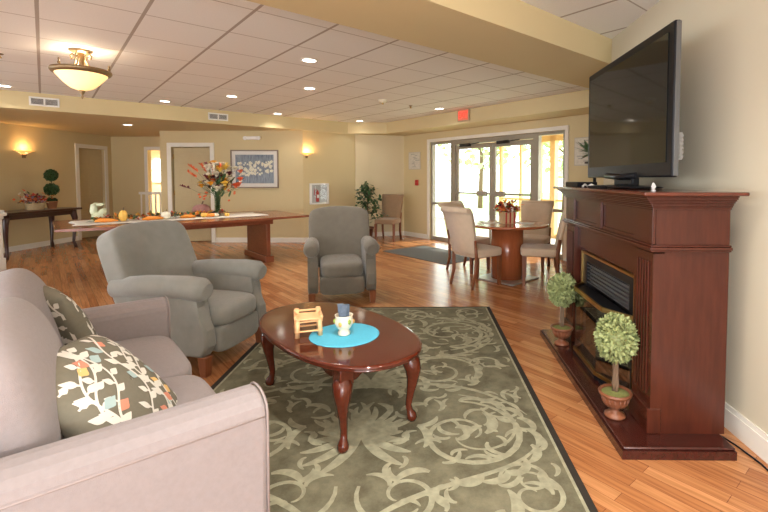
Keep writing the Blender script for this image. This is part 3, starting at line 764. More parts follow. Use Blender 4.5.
# insert
ins = MB(); FB(ins, 1.12, 1.16, 2.58, 3.48, .73, .79); FB(ins, 1.12, 1.16, 2.58, 2.66, .06, .73); FB(ins, 1.12, 1.16, 3.40, 3.48, .06, .73); FB(ins, 1.12, 1.16, 2.66, 3.40, .06, .10)
FB(ins, 1.36, 1.39, 2.6, 3.46, .06, .79); FB(ins, 1.16, 1.39, 2.58, 2.6, .06, .79); FB(ins, 1.16, 1.39, 3.46, 3.48, .06, .79); FB(ins, 1.16, 1.39, 2.6, 3.46, .10, .12)
insert = ins.build('insert_frame', black_m, fp)
b = MB()
for a in ((2.565, 2.58, .055, .80), (3.48, 3.495, .055, .80), (2.58, 3.48, .785, .80)): FB(b, 1.108, 1.125, *a)
b.build('brass_border', gold_m, insert)
b = MB(); FB(b, 1.148, 1.155, 2.66, 3.40, .56, .73)
for k in range(6): z = .575 + k * .027; b.box((1.138 - 1.2, 0, z), (.024, .74, .006), M=None)
lou = mat('louvre_grey', (.13, .13, .14), .35, metal=.4); b.build('louvre', lou, insert)
tp = [(1.135, 3.47), (1.02, 3.33), (1.02, 2.79), (1.135, 2.60)]
T_ = lambda P: [(x - 1.2, y - 3.03) for x, y in P]
b = MB(); b.prism(T_(tp), .535, .545); b.build('hood', black_m, insert)
def bow(z0, z1, o_, m, name, par, th=.008):
    b = MB(); P = [(1.135, 3.47), (1.02 - o_, 3.33), (1.02 - o_, 2.79 if z0 > .5 else 2.90), (1.135, 2.60)]
    for i in range(3):
        p, q = Vector(P[i]), Vector(P[i + 1]); d = (q - p).normalized(); n_ = Vector((-d.y, d.x)) * -th
        b.prism(T_([p, q, q + n_, p + n_]), z0, z1)
    return b.build(name, m, par)
bow(.530, .560, .004, gold_m, 'upper_brass_rail', insert, .012); bow(.085, .105, .004, gold_m, 'lower_brass_rail', insert, .012); bow(.056, .085, .0, black_m, 'plinth', insert, .012)
bow(.105, .530, 0, smoke_m, 'glass_doors', insert, .004)
b = MB(); b.prism(T_(tp), .056, .07); b.build('firebox_floor', black_m, insert)
logs = MB()
for k in range(6):
    logs.tube([(1.22 - 1.2 + .03 * (k % 3), -.32 + .1 * k, .15 + .03 * (k % 2)), (1.25 - 1.2 - .02 * k % .06, -.10 + .09 * k, .17 + .05 * (k % 3))], [.035, .03], 8)
logs.build('fake_logs', mat('ash_log', (.35, .31, .27), .9, var=.5, scale=18), insert)

# ------------------------------------------------------------ television
tv = thing('television', 'large flat black television standing on the fireplace mantel', 'television', (1.258, 3.065, 1.2855), 0)
b = MB(); b.box((.018, 0, .49), (.036, 1.33, .835), .01, 3); b.box((.045, 0, .42), (.03, 1.0, .6), .012, 2); b.build('housing', black_m, tv)
b = MB(); b.box((-.003, 0, .505), (.006, 1.22, .70)); b.build('screen', screen_m, tv)
b = MB(); b.box((.022, -.666, .49), (.026, .006, .82), .002, 1); b.build('side_trim', silver_m, tv)
b = MB(); b.box((.056, -.62, .24), (.03, .04, .15), .004, 1)
for k in range(6): b.box((.062, -.642, .185 + k * .022), (.02, .006, .010))
b.build('connector_panel', grey_m, tv)
b = MB(); b.tube([(.0, -.25, .085), (-.012, 0, .075), (0, .25, .085)], .02, 8); b.box((-.004, 0, .112), (.004, .07, .008)); b.build('lower_bezel', black_m, tv)
b = MB(); b.box((.04, 0, .06), (.05, .30, .09), .01, 2); b.build('neck', black_m, tv)
b = MB(); b.puff((.02, 0, .010), (.30, .78, .020), 3, .2, 12); b.build('stand_base', black_m, tv)
b = MB(); b.box((0, 0, .02), (.16, .24, .038), .004, 2); solo('cable_box', b, black_m, 'small black cable box at the far end of the mantel', 'electronics', W(1.15, 3.67, 1.2855), R(6))
b = MB()
for k in range(4): b.tube([(0, 0, .006), (.03 * math.cos(k * 1.7), .04 * math.sin(k * 1.7), .022), (.06 * math.cos(k * 1.9), .07 * math.sin(k * 1.9), .006)], .006, 6)
solo('cable_bundle', b, white_m, 'loose white cable bundle on the mantel beside the cable box', 'cable', W(1.12, 3.42, 1.2856))
g = MB(); g.lathe([(.012, 0), (.013, .003), (.006, .01), (.012, .022), (.010, .032), (.003, .045)], 12); solo('glass_figurine', g, mat('crystal', (.9, .9, .9), .05, trans=.6, var=0), 'tiny clear glass figurine on the near front corner of the mantel', 'ornament', W(1.10, 2.38, 1.2856))
b = MB(); b.box((0, 0, .008), (.05, .17, .016), .004, 2); solo('remote_control', b, black_m, 'black remote control lying on the mantel in front of the television', 'remote control', W(1.06, 3.05, 1.2856), R(8))

# ------------------------------------------------------------ urn topiaries on the hearth
urn = thing('topiary', 'pale green ball topiary in brown urn at the near end of hearth', 'plant', W(.965, 2.46, .0555), 0, 'urn topiaries on the hearth')
b = MB(); b.lathe([(.050, 0), (.056, .006), (.054, .014), (.040, .024), (.026, .034), (.024, .045), (.044, .058), (.062, .08), (.070, .105), (.072, .118), (.085, .124), (.088, .134), (.083, .142), (.076, .140), (.070, .128)], 32, wob=None)
for k in range(16): a = k * PI / 8; b.tube([(.047 * math.cos(a), .047 * math.sin(a), .06), (.067 * math.cos(a), .067 * math.sin(a), .088), (.072 * math.cos(a), .072 * math.sin(a), .115)], .004, 5)
b.build('urn', terra_m, urn)
b = MB(); b.lathe([(.001, .142), (.04, .140), (.072, .130)], 20, cap=False); b.build('moss', moss_m, urn)
b = MB()
for k in range(4): a = k * PI / 2; b.tube([(.012 * math.cos(a), .012 * math.sin(a), .135), (.012 * math.cos(a + 1), .012 * math.sin(a + 1), .18), (.010 * math.cos(a + 2), .01 * math.sin(a + 2), .23), (.008 * math.cos(a + 3), .008 * math.sin(a + 3), .33)], .008, 6)
b.build('stem', bark_m, urn)
b = MB(); rnd = random.Random(4)
for i in range(1900):
    v = Vector((rnd.gauss(0, 1), rnd.gauss(0, 1), rnd.gauss(0, 1))).normalized()
    p = Vector((v.x * .098, v.y * .098, v.z * .122)) * rnd.uniform(.72, 1.0) + Vector((0, 0, .43))
    t = Vector((rnd.uniform(-1, 1), rnd.uniform(-1, 1), rnd.uniform(-1, 1)))
    b.leaf(p, v * .8 + t * .6, v + t * .5, .027, .014)
b.ball((0, 0, .43), .080, sc=(1, 1, 1.2)); b.build('foliage', leafl_m, urn)
copy_tree(urn, None, 'pale green ball topiary in brown urn at the far end of hearth', W(.970, 3.50, .0555), R(70))

# power cord
b = MB(); b.tube([(1.48, 2.30, .006), (1.51, 2.2, .006), (1.53, 2.05, .006), (1.52, 1.9, .006), (1.50, 1.6, .006)], .0045, 8)
solo('power_cord', b, black_m, 'black power cord running along the floor from behind the fireplace', 'cord')

# ------------------------------------------------------------ conference table (long axis B)
CA, CB = 7.10, 1.77
cf = thing('conference_table', 'long boat shaped cherry conference table with panel legs', 'table', AB(CA, CB), ROT)
# local x=-A, y=B ; rows along y
pts = []; hl = 1.61
for k in range(21): t = -1 + k / 10; pts.append((.89 - .17 * t * t, t * hl))
for k in range(21): t = 1 - k / 10; pts.append((-(.89 - .17 * t * t), t * hl))
b = MB(); b.prism(pts, .715, .75, .008, 2); b.build('table_top', conf_m, cf)
b = MB(); b.box((0, 0, .665), (.74, 2.2, .10)); b.box((.46, 0, .665), (.03, 2.2, .10)); b.build('apron', conf_m, cf)
for yy in (-1.03, 1.03):
    b = MB(); b.box((0, yy, .37), (.92, .06, .70), .003, 1); b.box((0, yy, .05), (1.0, .14, .10), .008, 1); b.build('panel_leg', conf_m, cf)
rn = MB(); 
rows = []
for j in range(41):
    y = -1.30 + j * .0625; rows.append([(x, y + .03 * math.sin(x * 9), .0025 + .002 * math.sin(j * 1.3 + x * 5)) for x in [-.42 + k * .105 for k in range(9)]])
rn.grid(rows); o = solo('table_runner', rn, cloth_m, 'long cream table runner lying down the conference table', 'table runner', AB(CA + .0, CB - .13, .7525), ROT)
sm = o.modifiers.new('s', 'SOLIDIFY'); sm.thickness = .002
def onrun(a, bb, z=.757): return AB(a, bb, z)
def gourd(name, label, a, bb, r_, m, sc=(1, 1, .8), stem=True, ribs=8, group='autumn gourds on the table runner'):
    g = thing(name, label, 'decoration', onrun(a, bb), random.uniform(0, 3), group)
    b = MB(); b.lathe([(r_ * .25, .0)] + [(r_ * sc[0] * math.cos(t) ** .7, r_ * sc[2] * (1 + math.sin(t))) for t in [(-PI / 2 + .35) + k * (PI - .5) / 9 for k in range(10)]], 32, wob=lambda t: 1 + .07 * abs(math.sin(t * ribs / 2))); b.build('skin', m, g)
    if stem: b = MB(); b.tube([(0, 0, r_ * sc[2] * 1.8), (.2 * r_, 0, r_ * sc[2] * 2.5)], [r_ * .12, r_ * .07], 6); b.build('stem', bark_m, g)
    return g
gourd('pumpkin', 'large dusty pink pumpkin beside the flower vase', 7.22, 1.97, .13, mauvep_m, (1, 1, .72), ribs=12)
gourd('pumpkin', 'small cream white pumpkin in the middle of the runner', 6.98, 1.40, .062, cream_m, (1, 1, .9))
gourd('pumpkin', 'small flat cream pumpkin just left of the flower vase', 6.95, 2.10, .05, cream_m, (1, 1, .55))
gourd('gourd', 'tall orange and yellow gourd standing upright left on the runner', 6.98, .86, .062, yellow_m, (.8, .8, 1.25), ribs=6)
gourd('gourd', 'round yellow gourd between the dusty pink pumpkin and the garland', 6.95, 1.93, .045, yellow_m)
gourd('candle', 'short yellow candle at the foot of the flower vase', 6.92, 2.27, .04, yellow_m, (1, 1, .7), False, 0)
def lying(label, a, bb, m, L=.2, rz=0):
    b = MB(); b.tube([(-L / 2, 0, .02), (-L / 4, .01, .03), (L / 6, 0, .03), (L / 2, -.02, .022)], [.012, .028, .026, .008], 12); return solo('gourd', b, m, label, 'decoration', onrun(a, bb), rz, 'autumn gourds on the table runner')
lying('long orange gourd lying leftmost on the runner', 6.95, .66, orange_m, .26, ROT + 1.4)
lying('long orange gourd lying just left of the cream white pumpkin', 6.93, 1.22, orange_m, .26, ROT + 1.7)
lying('orange gourd lying right of the cream white pumpkin', 6.95, 1.70, orange_m, .2, ROT + 1.5)
lying('flat orange gourd lying below the dusty pink pumpkin', 6.93, 2.03, orange_m, .2, ROT + 1.6)
gr = MB(); rnd = random.Random(2)
for i in range(420):
    y = rnd.uniform(.5, 2.3); a = 7.08 + rnd.uniform(-.09, .12); p = AB(a, y, .762 + rnd.uniform(0, .05))
    gr.use(rnd.choice([leafm_m, leafm_m, orange_m, red_m, yellow_m, bark_m, moss_m])); gr.leaf(p, (rnd.uniform(-1, 1), rnd.uniform(-1, 1), rnd.uniform(-.1, .7)), (0, 0, 1), .08, .045)
solo('leaf_garland', gr, None, 'autumn leaf garland strewn along the table runner', 'garland', kind='stuff')
# pale green ceramic piece
cc = thing('ceramic_cactus', 'pale green glazed ceramic cactus ornament at left end of runner', 'ornament', onrun(7.2, .60), 0)
cer = mat('pale_green_ceramic', (.56, .60, .40), .25, var=.15, coat=.4)
b = MB(); b.lathe([(.07, 0), (.09, .03), (.085, .09), (.05, .13)], 20); b.tube([(-.04, 0, .08), (-.075, 0, .14), (-.07, 0, .22), (-.03, 0, .25)], [.05, .05, .04, .02], 12); b.tube([(.02, 0, .08), (.05, 0, .13), (.085, 0, .17)], [.05, .05, .03], 12); b.tube([(-.03, 0, .23), (.05, 0, .235), (.07, 0, .25)], [.022, .024, .012], 10); b.build('body', cer, cc)
b = MB(); b.lathe([(.05, .0), (.08, .01), (.075, .02)], 20, c=(.13, .03, 0)); b.build('saucer', cer, cc)
# vase and flowers
vp = onrun(7.22, 2.22)
vs = thing('vase', 'tall clear glass vase holding autumn flowers on the conference table', 'vase', vp, 0)
gv = MB(); gv.lathe([(.048, 0), (.05, .004), (.05, .30), (.052, .31), (.046, .31), (.046, .01), (.02, .008)], 24); gv.build('glass_body', glass_m, vs)
gv = MB(); gv.lathe([(.043, .012), (.043, .16)], 20); gv.build('water', glassmat('water', (.8, .86, .74)), vs)
fl = thing('flower_bouquet', 'tall autumn flower bouquet in red orange and cream in glass vase', 'flowers', vp + Vector((0, 0, .012)), ROT); fl.scale = (1.15, 1.3, 1.12)
stm = MB(); rnd = random.Random(11)
flo = []
for k in range(66):
    a = rnd.uniform(0, 2 * PI); rr = rnd.uniform(.02, .27) * (.6 + .4 * abs(math.sin(a))); z = .36 + rnd.uniform(0, .40) * (1 - rr * 1.1)
    flo.append(Vector((rr * math.cos(a), rr * math.sin(a) * 1.1, z)))
for p in flo: stm.tube([(rnd.uniform(-.025, .025), rnd.uniform(-.025, .025), .005), (p.x * .15, p.y * .15, .28), (p.x * .8, p.y * .8, p.z * .9), tuple(p)], .002, 5)
stm.build('stems', leafm_m, fl)
def bloom(p, r_, m, nm, n=16):
    b = MB(); 
    for lay in range(3):
        for j in range(n // 2):
            a = j * 2 * PI / (n // 2) + lay * .4; tilt = .15 + lay * .45
            b.leaf(p, (math.cos(a) * math.cos(tilt), math.sin(a) * math.cos(tilt) - .3, math.sin(tilt)), (0, 0, 1), r_ * (1 - .15 * lay), r_ * .65)
    b.ball(tuple(p), r_ * .25, sub=1); b.build(nm, m, fl)
cols = [(ivory_m, 'ivory_bloom'), (mari_m, 'marigold_bloom'), (ivory_m, 'ivory_bloom'), (coral_m, 'coral_bloom'), (burg_m, 'burgundy_bloom'), (mat('yellow_petals', (.85, .6, .12), .6), 'yellow_bloom'), (ivory_m, 'ivory_bloom')]
for k, p in enumerate(flo[:52]):
    m_, nm = cols[k % 7]; bloom(p, rnd.uniform(.06, .095), m_, nm)
for k, p in enumerate(flo[52:]):
    b = MB(); m_ = [burg_m, coral_m, ivory_m][k % 3]; d = Vector((p.x * .9, p.y * .9, .10 + .1 * (k % 3))).normalized()
    for j in range(26):
        q = p + d * (j * .005); b.leaf(q, (d * .5 + Vector((rnd.uniform(-1, 1), rnd.uniform(-1, 1), rnd.uniform(-.4, 1))) * .6), (0, 0, 1), .045, .02)
    b.build(['burgundy_plume', 'coral_plume', 'ivory_plume'][k % 3], m_, fl)
b = MB()
for k in range(40):
    p = flo[k % 46] * rnd.uniform(.6, .95); b.leaf(p, (p.x + rnd.uniform(-.1, .1), p.y + rnd.uniform(-.1, .1), .15), (0, 0, 1), .11, .04)
b.build('leaves', leafm_m, fl)
b = MB()
for k in range(12):
    y = rnd.choice([-.13, .12, .16, -.2]) ; b.ball((rnd.uniform(-.1, .1), y + rnd.uniform(-.03, .03), rnd.uniform(.20, .36)), .017, sub=1)
b.build('red_berries', coral_m, fl)

# ------------------------------------------------------------ console table with basket and topiary
cs = thing('console_table', 'dark wood console table with curved legs against the left wall', 'table', W(-7.33, 7.04), R(0))
b = MB(); b.box((0, 0, .76), (.62, 1.62, .04), .008, 2); b.build('table_top', walnut, cs)
b = MB()
b.box((0, 0, .70), (.5, 1.48, .09), .003, 1); b.build('apron', walnut, cs)
for sx in (-1, 1):
    for sy in (-1, 1):
        b = MB(); pr = [(0, .74, .055), (.01, .66, .055), (.03, .58, .048), (.025, .42, .036), (.01, .25, .027), (0, .12, .024), (.02, .05, .032), (.035, 0, .034)]
        b.tube([(sx * (.22 + o_ * .5), sy * (.68 + o_), z) for o_, z, _ in pr], [q[2] for q in pr], 10); b.build('leg', walnut, cs)
bs = thing('basket', 'woven wicker basket on the console table', 'basket', W(-7.36, 7.17, .7755), 0)
b = MB(); b.lathe([(.12, 0), (.125, .003), (.15, .12), (.155, .125), (.145, .125), (.12, .01)], 4 * 6, M=Matrix.Diagonal((.75, 1.25, 1, 1)), wob=lambda t: 1 + .02 * math.sin(12 * t)); b.build('woven_body', wick_m, bs)
b = MB(); b.tube([(.11, .17 * math.cos(t), .12 + .01 * math.sin(t * 3)) for t in [k * PI / 8 for k in range(9)]], .008, 6); b.build('rim', wick_m, bs)
b = MB(); rnd = random.Random(5)
for i in range(330):
    p = (rnd.gauss(0, .06), rnd.gauss(0, .12), .12 + abs(rnd.gauss(0, .07))); b.use(rnd.choice([red_m, coral_m, orange_m, leafd_m, burg_m, ivory_m, coral_m, mat('lilac_petals', (.3, .25, .35), .6)])); b.leaf(p, (rnd.uniform(-1, 1), rnd.uniform(-1, 1), rnd.uniform(0, 1)), (0, 0, 1), .07, .045)
b.use(leafd_m).ball((0, 0, .10), .09, sc=(.8, 1.35, .7)); solo('flower_arrangement', b, None, 'orange and red silk flowers filling the basket on console table', 'flowers', W(-7.36, 7.17, .7765))
tp_ = thing('topiary', 'dark green double ball topiary in terracotta pot on console table', 'plant', W(-7.33, 7.50, .7755), 0)
b = MB(); b.lathe([(.06, 0), (.065, .003), (.085, .12), (.095, .12), (.095, .145), (.085, .145), (.08, .12)], 24); b.build('pot', pot_m, tp_)
b = MB(); b.tube([(0, 0, .1), (.005, 0, .3), (0, 0, .66)], .008, 8); b.build('stem', bark_m, tp_)
for z, r_ in ((.16, .06), (.37, .095), (.64, .088)):
    b = MB(); rnd = random.Random(z)
    for i in range(520):
        v = Vector((rnd.gauss(0, 1), rnd.gauss(0, 1), rnd.gauss(0, 1))).normalized(); sc_ = Vector((1, 1, .35 if z < .2 else 1.05))
        p = Vector((v.x * sc_.x, v.y * sc_.y, v.z * sc_.z)) * r_ * rnd.uniform(.75, 1) + Vector((0, 0, z)); t = Vector((rnd.uniform(-1, 1), rnd.uniform(-1, 1), rnd.uniform(-1, 1)))
        b.leaf(p, v + t * .6, v + t * .4, .04, .022)
    b.ball((0, 0, z), r_ * .8, sc=sc_); b.build('foliage_ball', leafd_m, tp_)

# left column
cl = thing('column', 'cream painted half height pillar at the left edge of the room', 'column', W(-6.49, 5.52), R(0))
b = MB(); b.box((0, 0, .44), (.26, .26, .88)); b.box((0, 0, 1.72), (.17, .17, 1.77)); b.build('shaft', trim_m, cl)
b = MB(); b.box((0, 0, .09), (.30, .30, .18), .01, 2); b.build('base', trim_m, cl)
b = MB(); 
for z, h_, w_ in ((.87, .03, .30), (.78, .05, .29), (.825, .05, .34)): b.box((0, 0, z), (w_, w_, h_), .008, 2)
b.build('cap', trim_m, cl)

# ------------------------------------------------------------ wall fittings
def sconce(label, loc, rz, sc=1.0):
    """local -Y = into room"""
    s = thing('wall_sconce', label, 'lamp', loc, rz, 'amber wall sconces'); s.scale = (sc,) * 3
    b = MB(); rows = []
    for k in range(7):
        t = k / 6; r_ = (.03 + .17 * t ** 1.3); z = .0 + .08 * t ** .8
        rows.append([(r_ * math.cos(a), -r_ * .62 * math.sin(a) - .004, z) for a in [j * PI / 16 for j in range(17)]])
    b.grid(rows); o = b.build('glass_shade', lampedge_m, s)
    b = MB(); b.lathe([(.004, -.06), (.016, -.045), (.012, -.03), (.028, -.012), (.032, .004)], 12, c=(0, -.03, 0)); b.box((0, -.01, -.01), (.07, .02, .10), .006, 2); b.build('bracket', bronze_m, s)
    b = MB(); b.ball((0, -.055, .035), .024, sc=(1.2, 1, .8)); b.build('bulb', lampglass_m, s)
    l = lamp('sconce_bulb', 'POINT', (0, -.10, .13), 4, (1, .62, .28), .05); l.parent = s
    return s
sconce('amber glass wall sconce glowing above the console table', (-7.857, 8.32, 1.80), R(90))
sconce('amber glass wall sconce glowing above the extinguisher cabinet', (-2.76, 9.352, 1.83), AR, .75)
# extinguisher cabinet, on A=8.3 wall facing -A ; local -Y into room
xc = thing('extinguisher_cabinet', 'white framed wall cabinet with red fire extinguisher inside', 'cabinet', (-2.553, 9.538, .80), AR)
b = MB(); 
for a in ((0, .435, .44, .03), (0, .015, .44, .03)): b.box((0, -.02, a[1]), (a[2], .04, a[3]))
for x in (-.2, .2): b.box((x, -.02, .225), (.04, .04, .45))
b.build('frame', white_m, xc)
b = MB(); b.box((0, -.003, .225), (.38, .006, .40)); b.build('back_panel', mat('cabinet_grey', (.45, .44, .42), .4), xc)
b = MB(); b.box((.03, -.036, .225), (.28, .004, .38)); b.build('pane', glass_m, xc)
b = MB(); b.use(redp_m).lathe([(.028, .05), (.035, .06), (.035, .25), (.02, .28), (.012, .30)], 16, c=(-.04, -.022, 0), M=Matrix.Diagonal((1, .45, 1, 1)))
b.use(white_m).box((-.04, -.034, .17), (.05, .006, .07)); b.use(redp_m).tube([(-.04, -.02, .30), (-.10, -.02, .34), (-.12, -.02, .2)], .007, 6)
o = solo('fire_extinguisher', b, None, 'small red fire extinguisher inside the white framed cabinet', 'fire extinguisher', (-2.553, 9.538, .80), AR)
# picture
pc = thing('framed_picture', 'framed blue grey floral print with white mat on back wall', 'picture', (-3.84, 9.297, 1.153), 0)
b = MB(); PWd, PH = 1.01, .80
for z in (.012, PH - .012): b.box((0, -.015, z), (PWd, .03, .026), .003, 1)
for x in (-PWd / 2 + .012, PWd / 2 - .012): b.box((x, -.015, PH / 2), (.026, .03, PH - .05), .003, 1)
b.build('frame', mat('bronze_frame', (.20, .14, .10), .4, metal=.4), pc)
b = MB(); b.box((0, -.006, PH / 2), (PWd - .04, .008, PH - .04)); b.build('white_mat', mat('mat_board', (.72, .68, .62), .7, var=.02), pc)
b = MB(); b.use(print_m).box((0, -.012, PH / 2), (PWd - .20, .004, PH - .20)); rnd = random.Random(8); bm_ = mat('painted_blossom', (.72, .69, .55), .6, var=.1); by_ = mat('painted_blossom_centre', (.55, .38, .10), .6)
for k in range(80):
    x = rnd.uniform(-.36, .37); z = .42 + .07 * x + rnd.uniform(-.14, .13); r_ = rnd.uniform(.016, .032); z = max(.17, min(.64, z))
    b.use(bm_).poly([(x + r_ * math.cos(a) * (1 + .25 * math.cos(a * 5)), -.0150 - .0001 * k, z + r_ * math.sin(a) * (1 + .25 * math.cos(a * 5))) for a in [j * PI / 10 for j in range(20)]][::-1])
    b.use(by_).poly([(x + r_ * .25 * math.cos(a), -.0151 - .0001 * k, z + r_ * .25 * math.sin(a)) for a in [j * PI / 4 for j in range(8)]][::-1])
b.build('print', None, pc)
# emergency light
el = thing('emergency_light', 'white emergency light unit above the framed picture', 'emergency light', (-3.87, 9.297, 2.16), 0)
b = MB(); b.box((0, -.03, .04), (.22, .06, .07), .01, 2); b.build('housing', white_m, el)
for x in (-.14, .14): b = MB(); b.tube([(x, -.02, .045), (x, -.075, .035)], [.035, .042], 14); b.build('lamp_head', white_m, el)
# air vents on soffit face A=8.12 (local -Y = -A)
def vent(label, bb):
    v = thing('air_vent', label, 'vent', AB(8.218, bb, 2.485), AR, 'air vents on the soffit')
    b = MB()
    for z in (-.055, .055): b.box((0, -.006, z), (.34, .012, .02))
    for x in (-.16, 0, .16): b.box((x, -.006, 0), (.022, .012, .12))
    b.build('frame', white_m, v)
    b = MB(); b.box((0, -.001, 0), (.30, .003, .10)); b.build('backing', blackm_m, v)
    for sx in (-.08, .08):
        b = MB()
        for k in range(6): b.box((0, 0, 0), (.14, .009, .003), M=TR((sx, -.005, -.04 + k * .016)) @ RX(R(35)))
        b.build('slats', white_m, v)
    return v
vent('white air vent on the soffit near the hanging bowl lamp', .05); vent('white air vent on the soffit above the rear door and flowers', 2.57)
# exit sign on soffit B=6.1 face (normal -B): local -Y = -B
ex = thing('exit_sign', 'red lit EXIT sign on the soffit above the glass doors', 'sign', AB(5.40, 6.098, 2.385), ROT)
b = MB(); b.box((0, -.015, .12), (.30, .03, .22), .004, 1); b.build('housing', mat('tan_sign_frame', (.45, .33, .20), .5), ex)
b = MB(); b.box((0, -.032, .12), (.25, .006, .18)); b.build('panel', exitp_m, ex)
tcv = bpy.data.curves.new('txt', 'FONT'); tcv.body = 'EXIT'; tcv.size = .14; tcv.align_x = 'CENTER'; tcv.align_y = 'CENTER'; tcv.extrude = .002; tcv.offset = .003
to = bpy.data.objects.new('txt', tcv); COL.objects.link(to); bpy.context.view_layer.update()
me = bpy.data.meshes.new_from_object(to); bpy.data.objects.remove(to); me.materials.clear(); me.materials.append(exit_m)
for v in me.vertices: v.co = Vector((v.co.x * .82, -.037 - v.co.z, v.co.y + .12))
lt = bpy.data.objects.new('lettering', me); COL.objects.link(lt); lt.parent = ex
# notices and pull station on entrance wall (normal -B): local -Y = -B
def notice(label, a, z, wd, ht):
    n_ = thing('wall_notice', label, 'notice', AB(a, 6.748, z), ROT, 'framed notices on the entrance wall')
    b = MB(); b.box((0, -.006, 0), (wd, .012, ht), .002, 1); b.build('frame', mat('notice_frame', (.50, .45, .36), .5), n_)
    b = MB(); b.box((0, -.013, 0), (wd - .03, .003, ht - .03)); b.build('sheet', paper_m, n_)
    b = MB()
    rnd = random.Random(int(a * 100))
    for k in range(9): b.box((rnd.uniform(-.3, .3) * wd, -.0152, ht * (.38 - .09 * k)), (wd * rnd.uniform(.12, .4), .001, .012))
    b.build('diagram', mat('diagram_grey', (.30, .31, .28), .6), n_)
notice('pale framed evacuation notice left of the glass doors', 7.47, 1.76, .42, .40)
notice('pale framed notice right of the glass doors beside television', 3.50, 1.78, .30, .45)
b = MB(); b.box((0, -.02, 0), (.09, .04, .13), .006, 2); b.box((0, -.045, -.01), (.06, .012, .03), .004, 1)
solo('fire_alarm_pull', b, redp_m, 'small red fire alarm pull station left of the glass doors', 'fire alarm', AB(7.38, 6.748, 1.26), ROT)
# hanging leaves by the tv (end of a plant on the wall behind the set)
pp = thing('potted_plant', 'small green trailing plant peeking out left of the television', 'plant', AB(2.60, 5.30, 1.56), 0)
b = MB(); b.lathe([(.06, 0), (.08, .10), (.085, .10), (.075, .10)], 16); b.build('pot', pot_m, pp)
b = MB(); rnd = random.Random(3)
for k in range(70): a = rnd.uniform(0, 2 * PI); b.leaf((.05 * math.cos(a), .05 * math.sin(a), .1), (math.cos(a), math.sin(a), rnd.uniform(-.3, 1.2)), (0, 0, 1), rnd.uniform(.12, .26), .045)
b.build('foliage', leafm_m, pp)
sh = MB(); q = AB(2.60, 5.30); sh.tube([(0, 0, 0), (0, 0, 1.55)], .02, 8); sh.lathe([(.15, 0), (.15, .02), (.02, .03)], 20); sh.lathe([(.02, 1.53), (.12, 1.535), (.12, 1.555)], 20); solo('plant_stand', sh, blackm_m, 'thin black plant stand under the trailing plant behind the television', 'stand', (q.x, q.y, 0))

# ------------------------------------------------------------ potted plant at the back wall
pl = thing('potted_tree', 'bushy green artificial tree in brown pot by the back wall', 'plant', (-1.55, 9.78, 0), 0)
b = MB(); b.lathe([(.10, 0), (.105, .005), (.135, .24), (.15, .24), (.15, .28), (.135, .28), (.12, .22)], 24); b.build('pot', terra_m, pl)
b = MB(); b.tube([(0, 0, .2), (.02, 0, .6), (0, 0, 1.1)], [.018, .014, .006], 8)
rnd = random.Random(21); brs = []
for k in range(16):
    a = k * 2.4; z = .42 + k * .045; L_ = .36 - .014 * k; e = (L_ * math.cos(a), L_ * math.sin(a), z + .12); b.tube([(0, 0, z), e], .005, 5); brs.append(((0, 0, z), e))
b.build('branches', bark_m, pl)
b = MB()
for s0, e in brs:
    for j in range(24):
        t = rnd.uniform(.3, 1.1); p = Vector(s0).lerp(Vector(e), t) + Vector((rnd.gauss(0, .03), rnd.gauss(0, .03), rnd.gauss(0, .03)))
        b.leaf(p, (rnd.uniform(-1, 1), rnd.uniform(-1, 1), rnd.uniform(-.7, .5)), (0, 0, 1), .12, .055)
for j in range(50): b.leaf((rnd.gauss(0, .05), rnd.gauss(0, .05), rnd.uniform(.9, 1.15)), (rnd.uniform(-1, 1), rnd.uniform(-1, 1), rnd.uniform(-.3, .9)), (0, 0, 1), .11, .05)
b.build('foliage', leafm_m, pl)

# ------------------------------------------------------------ parsons chairs
def chair(label, loc, rz, m, group='tan upholstered dining chairs', roll=True):
    c = thing('dining_chair', label, 'chair', loc, rz, group)
    b = MB(); b.puff((0, .02, .43), (.48, .47, .12), 7, .06, 10); b.build('seat', m, c)
    b = MB(); rows = []
    n = 14; th = .055
    for k in range(n + 1):
        t = k / n; z = .42 + .56 * t; y = -.20 - .07 * t - .05 * t * t; hw_ = .205 + .045 * t
        if roll and t > .9: y -= .025 * (t - .9) / .1
        rows.append([(-hw_, y + th / 2, z), (-hw_ * .5, y + th / 2 - .008, z), (hw_ * .5, y + th / 2 - .008, z), (hw_, y + th / 2, z), (hw_, y - th / 2, z), (-hw_, y - th / 2, z)])
    b.grid(rows, True, True)
    if roll: b.tube([(-.25, -.352, .965), (.25, -.352, .965)], .038, 12)
    else: b.tube([(-.25, -.318, .975), (.25, -.318, .975)], .027, 12)
    b.build('backrest', m, c)
    for sx in (-1, 1):
        l = MB(); l.box((sx * .205, .205, .19), (.05, .05, .38), taper=.7); l.build('leg', leg_m, c)
        l = MB(); l.tube([(sx * .205, -.25, 0), (sx * .205, -.20, .2), (sx * .212, -.195, .42), (sx * .222, -.225, .60)], [.022, .027, .028, .020], 4); l.build('leg', leg_m, c)
    return c
ch0 = chair('tan dining chair at the near left side of round table, back towards camera', W(.50, 5.63), face(.79, .61), tan_m)
copy_tree(ch0, None, 'tan dining chair at the right side of round table beside the mantel', W(1.33, 5.78), face(-.97, .22))
copy_tree(ch0, None, 'tan dining chair behind the right side of round table facing the room', W(1.43, 6.78), face(-.42, -.9))
copy_tree(ch0, None, 'tan dining chair at the far left of round table mostly hidden', W(.47, 6.52), face(.75, -.66))
chair('brown upholstered chair with straight back beside the potted tree', W(-1.06, 9.42), face(-.25, -.97), tanb_m, None, False)

